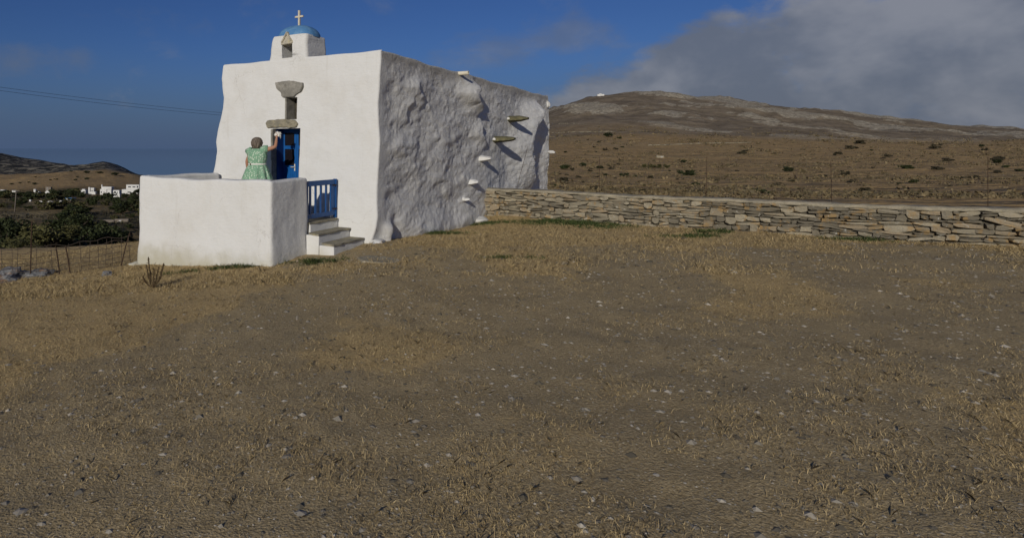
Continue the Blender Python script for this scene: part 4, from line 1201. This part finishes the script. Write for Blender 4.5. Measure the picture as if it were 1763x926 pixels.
for j in range(nb):
    t = math.pi*.5 - math.pi*(.90)*j/(nb-1)
    for k in range(na):
        a = 2*math.pi*k/na
        back = .5-.5*math.sin(a)                       # 1 behind the head, 0 at the face
        tt = math.pi*.5 - (math.pi*.5-t)*(.42+.58*min(1, back*1.6))
        q = 1+.05*math.sin(a*9+j*.4)+.04*math.sin(a*17+1+j*.3)+pc0.uniform(-.035, .045)
        V_.append((.140*math.cos(tt)**.75*math.cos(a)*q, -.008+.138*math.cos(tt)**.75*math.sin(a)*q, 1.470+.155*math.sin(tt)))
for j in range(nb-1):
    for k in range(na): F_.append((j*na+k, j*na+(k+1) % na, (j+1)*na+(k+1) % na, (j+1)*na+k))
mesh_obj('hair', V_, F_, M['hair'], pr, True)
hc = box('hair_clip', .085, .125, -.03, .03, 1.50, 1.515, M['pipe'], pr, .003)
for sx in (-1, 1):
    lump('eye', (.035*sx, .112, 1.495), .012, M['white_cloth'], pr, 1.0)
    lump('ear', (.100*sx, .03, 1.475), .028, M['skin'], pr, 2.0, (.4, .7, 1.1))
lump('mouth', (0, .108, 1.43), .022, M['dress'] if False else M['skin'], pr, 3.0, (1.1, .4, .35))
# the white thing held up in the hand
Mh = pr.matrix_world if False else Matrix.Translation(pr.location) @ Matrix.Rotation(pr.rotation_euler.z, 4, 'Z')
hp_ = Mh @ Vector((.365, .36, 1.70))
wc = empty('cloth', hp_); tag(wc, 'small crumpled white cloth held in the raised hand', 'cloth')
bm = bmesh.new(); bmesh.ops.create_icosphere(bm, subdivisions=4, radius=1)
for v_, d in zip(bm.verts, (.8+.9*np.abs(fbm(np.array([v_.co[:] for v_ in bm.verts])*2.2+4, 3))).tolist()):
    v_.co = Vector((v_.co.x*.075*d, v_.co.y*.05*d, v_.co.z*.055*d))
bm_obj('folds', bm, M['white_cloth'], wc, True)
V_, F_ = tube([(.05, 0, 0), (.065, .0, -.05), (.06, .01, -.11)], [.022, .016, .008], 8)
mesh_obj('hanging_corner', V_, F_, M['white_cloth'], wc, True)

# ------------------------------------------------------------------ plants
def leaf_cloud(n, clumps, size, rx, ry, rz, seed, flat=.0, hollow=.35):
    r = np.random.default_rng(seed)
    cc_ = r.normal(size=(clumps, 3)); cc_ /= np.linalg.norm(cc_, axis=1)[:, None]; cc_ *= r.uniform(hollow, .85, (clumps, 1))
    cr = r.uniform(.16, .36, clumps)
    ci = r.integers(0, clumps, n); d = r.normal(size=(n, 3)); d /= np.linalg.norm(d, axis=1)[:, None]
    p = cc_[ci] + d*(cr[ci]*r.uniform(.35, 1.0, n)**.5)[:, None]
    p[:, 2] = np.where(p[:, 2] < -.75, -.75-(p[:, 2]+.75)*.2, p[:, 2])
    p = p*np.array([rx, ry, rz]); p[:, 2] += rz*.9
    a = r.normal(size=(n, 3)); a /= np.linalg.norm(a, axis=1)[:, None]; b = np.cross(a, r.normal(size=(n, 3))); b /= np.linalg.norm(b, axis=1)[:, None]
    sz = size*r.uniform(.55, 1.3, n)[:, None]
    V = np.stack([p-a*sz, p+b*sz*.5, p+a*sz, p-b*sz*.5], 1).reshape(-1, 3)
    F = np.arange(4*n).reshape(n, 4)
    sh = np.repeat(np.clip(r.uniform(0, 1, n)*.7+np.repeat(r.uniform(0, .3, 1), n)+.3*r.uniform(0, 1, clumps)[ci], 0, 1), 4)
    return V, F, sh
def leaf_mesh(name, args, mat):
    V, F, sh = leaf_cloud(*args); me = bpy.data.meshes.new(name); me.from_pydata(V.tolist(), [], F.tolist())
    me.attributes.new('shade', 'FLOAT', 'POINT').data.foreach_set('value', sh.astype(np.float32)); me.materials.append(mat); return me
def trunk_mesh(name, h, w_, seed):
    r = random.Random(seed); mb = MB()
    for k in range(5):
        a = r.uniform(0, 6.28); e = Vector((math.cos(a)*w_*r.uniform(.2, .5), math.sin(a)*w_*r.uniform(.2, .5), h*r.uniform(.6, .95)))
        V_, F_ = tube([Vector((0, 0, -.25)), e*.35+Vector((0, 0, h*.05)), e], [.05*h, .032*h, .010*h], 6); mb.add(V_, F_)
    me = bpy.data.meshes.new(name); me.from_pydata(mb.v, [], mb.f); me.materials.append(M['bark']); return me
# unit prototypes are 2 wide and about 1.6 tall, scaled per plant
crowns = {k: [leaf_mesh('crown', (n, c, s, 1., 1., .85, sd_, 0, .3), M[mt]) for sd_ in sds] for k, n, c, s, mt, sds in (
    ('dark', 5200, 34, .060, 'leaf_dark', (1, 2, 3)), ('mid', 5200, 34, .060, 'leaf_mid', (4, 5, 6)),
    ('fardark', 900, 16, .13, 'leaf_dark', (7, 8)), ('farmid', 900, 16, .13, 'leaf_mid', (9, 10)), ('fargrey', 600, 12, .15, 'leaf_grey', (11, 12)))}
trunks = [trunk_mesh('trunk', 1.3, 1.6, q) for q in (1, 2)]
pc = random.Random(5)
def plant(name, label, cat, grp, loc, wid, hgt, kind, trunk=True):
    o = empty(name, loc, pc.uniform(0, 6.28)); tag(o, label, cat, grp)
    c = bpy.data.objects.new('crown', pc.choice(crowns[kind])); COL.objects.link(c); c.parent = o; c.scale = (wid/2, wid/2*pc.uniform(.8, 1.1), hgt/1.6)
    c.location = (0, 0, -.08*hgt)
    if trunk:
        t = bpy.data.objects.new('trunk', pc.choice(trunks)); COL.objects.link(t); t.parent = o; t.scale = (wid/2, wid/2, hgt/1.6)
    return o
# near bushes down the slope on the left: column, row of top, row of base, depth, width in px
for (px, pt, pb, Yd, wp_, kd, lb) in (
    (8, 361, 404, 58, 100, 'dark', 'tall dark bush at the left edge of the scrub below the fence'),
    (62, 383, 432, 44, 120, 'mid', 'wide olive-green bush behind the sheep fence, nearest the rocks'),
    (118, 378, 428, 47, 100, 'mid', 'round green bush in the middle of the scrub behind the sheep fence'),
    (168, 373, 424, 52, 105, 'dark', 'dark green bush behind the leaning fence rods'),
    (212, 392, 414, 55, 60, 'dark', 'low dark bush just beside the terrace corner'),
    (122, 358, 384, 78, 95, 'dark', 'broad dark bush standing behind the olive-green ones'),
    (35, 420, 447, 33, 70, 'mid', 'small low bush at the brow of the slope behind the rocks')):
    g_ = zg1((px-CX)/F_PX*Yd, Yd); zt = zz(Yd, pt); zb_ = min(g_, zz(Yd, pb)); zb_ = g_
    plant('bush', lb, 'bush', None, Vector(((px-CX)/F_PX*Yd, Yd, zb_)), wp_*Yd/F_PX, max(1.2, zt-zb_), kd)
# scrub over the valley
for i in range(95):
    px = pc.uniform(-30, 300); py = pc.choice([pc.uniform(334, 346), pc.uniform(350, 400), pc.uniform(346, 375)])
    if 130 < px < 240 and py < 347: py += 12
    if (40 < px < 112 and 345 < py < 358) or (px < 98 and 362 < py < 384): continue
    p = ground_hit(px, py); sc_ = F_PX/p.y
    wid = pc.uniform(14, 34)/sc_*(1.0 if py < 360 else 1.4); hg = wid*pc.uniform(.38, .6)
    plant('shrub', 'dark shrub in the scrub filling the valley below the village', 'shrub', 'shrubs in the valley', p, wid, hg, pc.choice(['fardark', 'fardark', 'farmid']))
for k_, (px, py, wp_) in enumerate(sorted(((10, 336, 34), (35, 338, 30), (52, 336, 26), (70, 338, 26), (98, 337, 28), (108, 332, 26), (120, 337, 18), (158, 330, 14), (168, 333, 10), (186, 342, 30), (172, 344, 22), (215, 341, 18), (238, 334, 20), (140, 341, 24), (230, 336, 14)))):
    p = ground_hit(px, py); sc_ = F_PX/p.y
    plant('village_tree', 'dark round village tree, '+nth(k_)+' from the left along the row of houses', 'tree', 'trees between the village houses', p, wp_/sc_, wp_*(.27 if px < 112 else .5)/sc_, 'fardark')
for k_, (px, py, wp_) in enumerate(sorted(((61, 306, 7), (87, 311, 7), (96, 310, 9), (130, 311, 10), (148, 309, 14), (132, 305, 8), (150, 299, 16), (172, 299, 16), (197, 302, 18), (123, 296, 9), (50, 315, 8), (20, 318, 9), (35, 316, 8), (59, 318, 12)))):
    p = ground_hit(px, py); sc_ = F_PX/p.y
    plant('field_shrub', 'tiny dark shrub on the brown field above the village, '+nth(k_)+' from the left', 'shrub', 'shrubs on the field above the village', p, wp_/sc_, wp_*.32/sc_, 'fardark', False)
hs = [(545,445,100),(630,460,50),(470,492,50),(430,530,40),(520,552,60),(600,547,60),(655,530,35),(640,636,50),(340,678,80),(180,700,120),(250,706,50),(480,698,70),(570,702,70),(545,678,40),(665,760,100),(750,760,50),(880,775,80),(520,752,50),(305,770,60),(190,797,110),(340,808,40),(490,803,45),(105,838,60),(440,872,110),(360,858,40),(695,868,60),(590,848,40),(1140,652,70),(1160,752,150),(1150,840,30),(395,720,50),(455,770,40),(1235,835,80),(820,882,80),(380,470,30),(160,745,40),(210,750,40)]
hs = [(930+a/4.63, 140+b/4.63, c/4.63) for a, b, c in hs] + [(pc.uniform(1205, 1763), pc.uniform(248, 336), pc.uniform(7, 26)) for _ in range(42)] + [(pc.uniform(960, 1200), pc.uniform(262, 332), pc.uniform(4, 9)) for _ in range(24)]
bands = [(0, 255, 'on the highest slope under the mountain'), (255, 280, 'on the upper brown slope'), (280, 300, 'across the middle of the brown slope'), (300, 316, 'on the lower brown slope'), (316, 400, 'just above the stone wall')]
for lo_, hi_, phrase, (k_, (px, py, wp_)) in [(lo, hi, ph, e) for lo, hi, ph in bands for e in enumerate(sorted(q for q in hs if lo <= q[1] < hi))]:
    p = ground_hit(px, py, 27); sc_ = F_PX/p.y
    plant('hillside_shrub', ('broad ' if wp_ > 14 else 'small ')+'shrub '+phrase+', '+nth(k_)+' from the chapel', 'shrub', 'shrubs on the brown hillside', p, wp_/sc_, wp_*.42/sc_, pc.choice(['fardark', 'fargrey', 'fargrey']), False)
p = ground_hit(930+915/4.63, 140+690/4.63); sc_ = F_PX/p.y
for k_, dx in enumerate((-.36, -.12, .12, .36)):
    q = ground_hit(930+(915+dx*230)/4.63, 140+692/4.63)
    plant('thicket_shrub', ['chapel-side end', 'second quarter', 'third quarter', 'far right end'][k_]+' of the long green thicket on the hillside', 'shrub', 'long green thicket on the hillside', q, 17/sc_, 7.5/sc_, 'farmid', False)

# thistle in front of the terrace
tp = ground_hit(263, 496, 6, 24)
th = empty('thistle_plant', tp); tag(th, 'dry brown spiky plant standing in front of the terrace wall', 'plant')
tr = random.Random(3); pxm = tp.y/F_PX
for (ex, ez, nm) in ((-10, 40, 1), (-6, 27, 2), (2, 33, 3), (9, 36, 4), (20, 43, 5), (14, 30, 6), (-14, 22, 7), (-8, 52, 8), (6, 20, 9)):
    b0 = Vector((tr.uniform(-.02, .02), tr.uniform(-.02, .02), -.02)); e = Vector((ex*pxm, tr.uniform(-.12, .12), ez*pxm)); mid = Vector((e.x*.75+tr.uniform(-.02, .02), e.y*.5, e.z*.45))
    V_, F_ = tube([b0, mid, e], [.009, .008, .012], 6); mb = MB(); mb.add(V_, F_)
    for k_ in range(34):
        t = tr.uniform(.3, 1); q = b0.lerp(mid, t/.5) if t < .5 else mid.lerp(e, (t-.5)/.5)
        d = Vector((tr.gauss(0, 1), tr.gauss(0, 1), tr.gauss(.5, .7))).normalized(); sdv = d.orthogonal().normalized(); ln = tr.uniform(.02, .05)
        mb.add([q-sdv*.007, q+sdv*.007, q+d*ln+sdv*.004, q+d*ln-sdv*.004], [(0, 1, 2, 3)])
    o = mb.build('stem', M['thistle'], th)
    o.data.attributes.new('shade', 'FLOAT', 'POINT').data.foreach_set('value', np.random.default_rng(nm).uniform(0, 1, len(o.data.vertices)).astype(np.float32))

# ------------------------------------------------------------------ rocks
def rock(name, label, loc, sx, sy, sz_, seed, grp=None, mat='rock', sub=4, rough=.5):
    bm = bmesh.new(); bmesh.ops.create_icosphere(bm, subdivisions=sub, radius=1)
    co = np.array([v_.co[:] for v_ in bm.verts]); d = 1+rough*fbm(co*1.1+seed, 4)+.12*np.round(fbm(co*2.3+seed*2, 2)*3)/3
    for v_, k_, c in zip(bm.verts, d, co): v_.co = Vector((c[0]*sx*k_, c[1]*sy*k_, c[2]*sz_*k_))
    o = bm_obj(name, bm, M[mat], None); o.location = loc; o.rotation_euler = (0, 0, seed); tag(o, label, 'rock', grp); return o
def gp(px, py): return ground_hit(px, py, 3.0, 40)
rock('rock_outcrop', 'large grey rock with orange lichen at the left edge by the fence', gp(8, 480)-Vector((0, 0, .02)), .62, .45, .22, 1.2)
rock('rock_outcrop', 'long low grey rock beside the leaning fence rod', gp(68, 474)-Vector((0, 0, .02)), .42, .28, .13, .1)
rock('rock_outcrop', 'bluish grey stone under the sheep fence', gp(185, 474)-Vector((0, 0, .01)), .16, .12, .08, 2.3)
for k_, (px, py, wpx) in enumerate(sorted(((1072, 461, 9), (1096, 459, 9), (1118, 452, 13), (972, 470, 7), (996, 470, 9), (1030, 472, 6), (864, 446, 7), (716, 438, 7), (742, 466, 6), (705, 449, 5), (890, 460, 5), (816, 493, 6), (1139, 476, 5), (1106, 496, 9), (988, 434, 6), (1178, 412, 12)))):
    q = gp(px, py); r1 = wpx/2*q.y/F_PX
    rock('loose_stone', ('large ' if wpx > 8 else 'small ')+'pale loose stone on the gravel, '+nth(k_)+' from the steps towards the right', q+Vector((0, 0, r1*.10)), r1, r1*.8, r1*.42, 3.1+k_, 'loose stones on the gravel', 'pebble', 2)

# ------------------------------------------------------------------ village
def house(label, px, py, blocks, wins, yaw=-.25, chim=None, mat='house', name='village_house', blue=None):
    p = ground_hit(px, py); k_ = p.y/F_PX
    o = empty(name, p, yaw); tag(o, label, 'house')
    for (x0, x1, z0, z1, d0, d1) in blocks:
        box('wall', x0*k_, x1*k_, d0*k_, d1*k_, z0*k_-(.8 if z0 == 0 else 0), z1*k_, M[mat], o, .05)
    for (x0, x1, z0, z1, d0) in wins:
        wn_ = box('window', x0*k_, x1*k_, d0*k_-.06, d0*k_+.04, z0*k_, z1*k_, M['house'], o)
        box('pane', x0*k_+.12, x1*k_-.12, d0*k_-.09, d0*k_-.062, z0*k_+.1, z1*k_-.1, M['house_dark'], wn_)
    if chim: box('chimney', chim[0]*k_, chim[1]*k_, 3*k_, 5*k_, chim[2]*k_, chim[3]*k_, M[mat], o, .03)
    if blue: box('roof', blue[0]*k_, blue[1]*k_, blue[4]*k_, blue[5]*k_, blue[2]*k_, blue[3]*k_, M['blue_far'], o, .02)
    return o
house('white stepped village house with a chimney, largest of the cluster', 180, 336, [(-9, 4, 0, 10, 0, 10), (4.1, 12, 0, 9.5, 1.5, 10), (-7, 12, 10.1, 14, 2, 10)], [(-7.5, -5, 3, 6.5, 0), (5.5, 9.5, 2.5, 5, 1.5), (-2, 0, 3, 6, 0)], chim=(-8.5, -6.8, 10.05, 17.5))
house('low white annex right of the chimneyed village house', 199, 340, [(-7, 5, 4, 12, 3, 10), (-5, 8, 0, 6, 0, 2.9)], [(-5.5, -1, 7, 10.5, 3), (1, 3, 7, 10, 3), (-1, 1, 1.5, 4.5, 0), (3, 5, 1.5, 4.5, 0)])
house('white two-storey village house beside the terrace wall', 224, 334, [(-7, 16, 7.6, 15.5, 0, 8), (-14, 16, 0, 7.5, -2, 8)], [(-4, 2, 10.5, 13, 0), (4, 10, 10.5, 13, 0), (11.5, 15, 10, 14, 0), (-4, 3, 1.5, 4, -2)], yaw=-.1)
house('narrow white village house with a tall left end', 158, 335, [(-7, -4, 0, 12, 0, 4), (-3.9, 7, 0, 4.5, 0, 5), (-3.9, 3, 8, 11, 2, 6), (-3.9, 2, 4.6, 7.9, 2.5, 6)], [(-3, 1, 5.2, 7.2, 2.5)])
house('small white village house left of the narrow one', 143, 333, [(-6, 5, 0, 5, 0, 6), (-3, 3, 5.05, 7, 1, 5)], [(1, 3, 1, 4, 0)])
house('white shed with a blue sheet roof below the village', 120, 345.5, [(-7, -4, 0, 3, 0, 5), (-3.9, 8, 0, 2, 1.5, 5)], [(0, 2, .4, 1.6, 1.5)], blue=(-8, 9, 3.05, 4.4, -.5, 5.5))
house('long low white house at the far left of the village', 3, 330, [(-5, 5, 0, 3, 0, 5)], [(-1, 1, .8, 2.2, 0)])
house('low white house beside the utility pole', 24, 331, [(-4, 3, 0, 3, 0, 4)], [(0, 1.2, .8, 2.0, 0)])
house('white walled house left of the grey ruin', 62, 332.5, [(-5, 6, 0, 3, 0, 4), (-6, -2, 3.05, 6.5, 1, 4)], [(-4.6, -3.2, 4.3, 5.8, 1)])
house('grey stone ruin with a white front wall', 81, 334, [(-5, 6, 5, 12, 2, 6)], [(-2, 0, 7, 10, 2)], mat='wood_pole')
house('white garden wall house below the grey ruin', 82, 334.5, [(-5, 5, 0, 4, 0, 1.8), (-3.5, 3, 4.05, 5.5, .3, 1.5)], [(-1, 1, 1, 3, 0)])
for k_, (px, py, wp_, hp2) in enumerate(((51.5, 347, 3.4, 2.6), (69.5, 348.5, 7, 2), (86, 349.5, 9, 2.4), (104, 348, 4, 1.5), (10, 339, 4, 2))):
    house(['tiny white hut leftmost on the tan strip below the village', 'long white trough-like hut second from the left on the tan strip', 'widest white hut on the tan strip below the village', 'small white hut nearest the blue-roofed shed', 'tiny white hut among the trees at far left'][k_], px, py, [(-wp_/2, wp_/2, 0, hp2, 0, 2), (-wp_/3, wp_/3, hp2+.05, hp2+.5, .3, 1.7)], [(-.5, .3, .5, 1.6, 0)], name='white_hut')
house('pale low ruin wall in the scrub below the terrace corner', 196, 383, [(-19, 0, 0, 4.5, 0, 5), (.1, 24, 0, 5.5, 2, 7)], [(8, 12, 1, 3.5, 2)], mat='wood_pole', name='ruined_hut', yaw=.05)
house('tiny white chapel on the top of the mountain', 1035, 165.5, [(-6, 5, 0, 2.6, 0, 6), (-3, 1, 2.65, 3.6, 1, 4)], [(-1, .2, .5, 1.6, 0)], name='mountain_chapel')
house('small roofless stone hut on the brown hillside', 1137, 272, [(-6, 6, 0, 3.6, 0, 5), (-6, -3, 3.65, 4.4, 0, 4)], [(1, 3, .5, 2.4, 0)], mat='cap', name='stone_hut')
# utility pole
q = ground_hit(25, 366); kq = q.y/F_PX
up = empty('utility_pole', q); tag(up, 'thin wooden utility pole rising in front of the village', 'pole')
V_, F_ = tube([(0, 0, -.5), (3*kq, 0, 39*kq)], [.16, .10], 8); mesh_obj('pole_shaft', V_, F_, M['wood_pole'], up, True)
box('crossarm', 3*kq-.9, 3*kq+.9, -.17, -.06, 37*kq, 37*kq+.12, M['wood_pole'], up)
# far field walls on the mountain flank
def far_wall(label, pts, h):
    P = []
    for (a, b), (c, d) in zip(pts, pts[1:]):
        for t in np.linspace(0, 1, 14)[:-1]: P.append(ground_hit(a+(c-a)*t, b+(d-b)*t, 27))
    o0 = P[0]; V_, F_ = [], []
    for p in P:
        for dy, dz in ((-.4, -1.5), (-.3, h), (.3, h), (.4, -1.5)): V_.append((p.x-o0.x, p.y-o0.y+dy, zg1(p.x, p.y)-o0.z+dz+random.uniform(-.1, .1)))
    for i in range(len(P)-1):
        for j in range(3): F_.append((i*4+j, i*4+j+1, (i+1)*4+j+1, (i+1)*4+j))
    o = mesh_obj('field_wall', V_, F_, M['slate']); o.location = o0; tag(o, label, 'field wall')
far_wall('pale field wall along the foot of the mountain slope', [(1115, 251), (1160, 249.5), (1205, 247.5), (1300, 246)], .38)
far_wall('pale field wall crossing the flank just beside the chapel end', [(950, 229.5), (985, 228.5), (1020, 227.5), (1060, 227)], .4)
far_wall('short field wall higher up beside the chapel end', [(962, 213.5), (985, 213), (1012, 215)], .4)

# ------------------------------------------------------------------ grass and pebbles
def pts_near(n, ymin, ymax, seed, power=1.0):
    r = np.random.default_rng(seed); t = r.uniform(0, 1, n)
    yd = ymin*(ymax/ymin)**(t**power); u = r.uniform(-.62, 1.14, n)
    return u*yd, yd, r
# keep plants out of the built footprint
def built(x, y):
    lx = (x-O.x)*EX.x+(y-O.y)*EX.y; ly = (x-O.x)*EY.x+(y-O.y)*EY.y
    m_ = (lx > TX0-.08) & (lx < TX1+.06) & (ly > TY0-.06) & (ly < .1)
    m_ |= (lx > -5.4) & (lx < .14) & (ly > -.02) & (ly < 16)
    m_ |= (lx > -.95) & (lx < -.15) & (ly > -1.36) & (ly < .1)
    dx = x-W0[0]; dy = y-W0[1]; s_ = dx*wd[0]+dy*wd[1]; o_ = dx*wn[0]+dy*wn[1]
    m_ |= (s_ > -.2) & (s_ < WL) & (np.abs(o_) < TH_/2)
    return m_
def blades(name, x, y, r, h0, h1, w_, nb, mat, spread):
    n = len(x); z = zg(x, y); tuft = np.repeat(np.clip(np.exp(r.normal(-.1, .4, n)), .4, 1.9), nb); tsh = np.repeat(r.uniform(0, 1, n), nb)
    x = np.repeat(x, nb)+r.normal(0, spread, n*nb); y = np.repeat(y, nb)+r.normal(0, spread, n*nb); z = np.repeat(z, nb); n *= nb
    h = r.uniform(h0, h1, n)*tuft; a = r.uniform(0, 6.283, n); ln = np.minimum(r.uniform(.3, 1.8, n)*h, .075); b = r.uniform(0, 6.283, n)
    wv = np.c_[np.cos(b), np.sin(b), np.zeros(n)]*(w_*r.uniform(.6, 1.3, n))[:, None]
    p = np.c_[x, y, z-.005]; tip = p+np.c_[np.cos(a)*ln, np.sin(a)*ln, h]; mid = p+np.c_[np.cos(a)*ln*.35, np.sin(a)*ln*.35, h*.6]
    V = np.stack([p-wv, p+wv, mid+wv*.7, tip, mid-wv*.7], 1).reshape(-1, 3); me = fast_mesh(name, V, n, 5, mat)
    me.attributes.new('shade', 'FLOAT', 'POINT').data.foreach_set('value', np.repeat(np.clip(.55*tsh+.45*r.uniform(0, 1, n), 0, 1), 5).astype(np.float32))
    o = bpy.data.objects.new(name, me); COL.objects.link(o); return o
x, y, r = pts_near(85000, 3.2, 24, 21)
gmk = grass_mask(x, y); nz2 = fbm(np.c_[x, y, x*0]*1.3+9, 3)
keep = (r.uniform(0, 1, len(x)) < np.clip(.10+.85*gmk+.45*nz2+.55*fbm(np.c_[x, y, x*0]*.35+2, 2), .02, 1)) & ~built(x, y)
x, y = x[keep], y[keep]
far_ = y > 11
tag(blades('dry_grass', x[far_], y[far_], r, .015, .062, .0040, 7, M['straw'], .07), 'short dry straw-coloured grass around the chapel and wall', 'grass', kind='stuff')
nn2 = ~far_
tag(blades('dry_stubble', x[nn2], y[nn2], r, .006, .034, .0020, 7, M['straw'], .05), 'sparse dry stubble on the gravel in front', 'grass', kind='stuff')
x, y, r = pts_near(26000, 4, 24, 22)
gm2 = green_mask(x, y); keep = (r.uniform(0, 1, len(x)) < gm2*1.3-.15) & ~built(x, y)
# patches need density of their own
gxs, gys = [], []
for (cx_, cy_, ra, rb_) in greens:
    m_ = int(900*ra*rb_/.3)+60; gxs.append(r.normal(cx_, ra*.5, m_)); gys.append(r.normal(cy_, rb_*.6, m_))
x = np.r_[x[keep], np.concatenate(gxs)]; y = np.r_[y[keep], np.concatenate(gys)]; kb = ~built(x, y) & (fbm(np.c_[x, y, x*0]*1.6+4, 3)+.5*r.uniform(-1, 1, len(x)) > -.1)
tag(blades('green_grass', x[kb], y[kb], r, .02, .075, .005, 5, M['greenblade'], .05), 'small patches of green grass along walls and in the gravel', 'grass', kind='stuff')
# low scrub over the far slopes, too many to count
def scrub(name, n, seed, u0, u1, y0, y1, size, cols, label):
    r = np.random.default_rng(seed); t = r.uniform(0, 1, n); yd = y0*(y1/y0)**t; u = r.uniform(u0, u1, n); x = u*yd
    keep = fbm(np.c_[x*.03, yd*.012, x*0]+3, 3)+.35*r.uniform(-1, 1, n) > .0; x, yd = x[keep], yd[keep]; n = len(x); z = zg(x, yd); ql = 7
    s = size*(.35+yd/180.)*np.exp(r.normal(0, .35, n))
    c = np.repeat(np.c_[x, yd, z], ql, 0); sr = np.repeat(s, ql); m_ = n*ql
    d = r.normal(size=(m_, 3))*np.array([.8, .8, .28]); d[:, 2] = np.abs(d[:, 2]); c = c+d*sr[:, None]
    a_ = r.normal(size=(m_, 3)); a_ /= np.linalg.norm(a_, axis=1)[:, None]; b_ = np.cross(a_, r.normal(size=(m_, 3))); b_ /= np.linalg.norm(b_, axis=1)[:, None]
    V = np.stack([c-a_*sr[:, None]*.45, c+b_*sr[:, None]*.3, c+a_*sr[:, None]*.45, c-b_*sr[:, None]*.3], 1).reshape(-1, 3)
    me = fast_mesh(name, V, m_, 4, cols)
    me.attributes.new('shade', 'FLOAT', 'POINT').data.foreach_set('value', np.repeat(np.repeat(r.uniform(0, 1, n), ql), 4).astype(np.float32))
    o = bpy.data.objects.new(name, me); COL.objects.link(o); tag(o, label, 'scrub', kind='stuff')
M['scrub_leaf'] = mat_leaf('low_scrub', (.085, .070, .038), (.22, .165, .085))
scrub('low_scrub', 9000, 51, .30, 1.2, 34, 640, .34, M['scrub_leaf'], 'low grey-brown scrub covering the slope beyond the stone wall')
scrub('valley_scrub', 3500, 52, -.62, -.26, 30, 420, .36, M['leaf_grey'], 'low grey-brown scrub covering the valley floor')
# pebbles
x, y, r = pts_near(52000, 3.0, 19, 23)
keep = (r.uniform(0, 1, len(x)) < 1-.85*grass_mask(x, y)) & ~built(x, y); x, y = x[keep], y[keep]; n = len(x)
s_ = np.clip(.0052*np.exp(r.normal(0, .75, n))*np.clip(y/6, .7, 2.2), .003, .035); s_ = np.where(r.uniform(0, 1, n) < .035, np.clip(s_*3.2, .01, .05), s_); z = zg(x, y)
octa = np.array([(1, 0, 0), (.25, .95, 0), (-.9, .4, .0), (-.5, -.85, 0), (.6, -.8, 0), (.1, .05, 1), (0, 0, -1)]); of = [(0, 1, 5), (1, 2, 5), (2, 3, 5), (3, 4, 5), (4, 0, 5)]
a = r.uniform(0, 6.283, n); ca, sa = np.cos(a), np.sin(a)
V = octa[None]*(1+r.uniform(-.3, .3, (n, 7, 3)))*np.c_[s_, s_*r.uniform(.6, 1, n), s_*r.uniform(.22, .5, n)][:, None, :]
V = np.stack([V[:, :, 0]*ca[:, None]-V[:, :, 1]*sa[:, None], V[:, :, 0]*sa[:, None]+V[:, :, 1]*ca[:, None], V[:, :, 2]], -1)+np.c_[x, y, z][:, None, :]
F = (np.array(of)[None]+(np.arange(n)*7)[:, None, None]).reshape(-1, 3)
me = bpy.data.meshes.new('gravel'); me.from_pydata(V.reshape(-1, 3).tolist(), [], F.tolist()); me.materials.append(M['pebble'])
me.attributes.new('shade', 'FLOAT', 'POINT').data.foreach_set('value', np.repeat(r.uniform(0, 1, n)**1.6, 7).astype(np.float32))
o = bpy.data.objects.new('gravel', me); COL.objects.link(o); tag(o, 'loose gravel strewn over the open ground', 'gravel', kind='stuff')
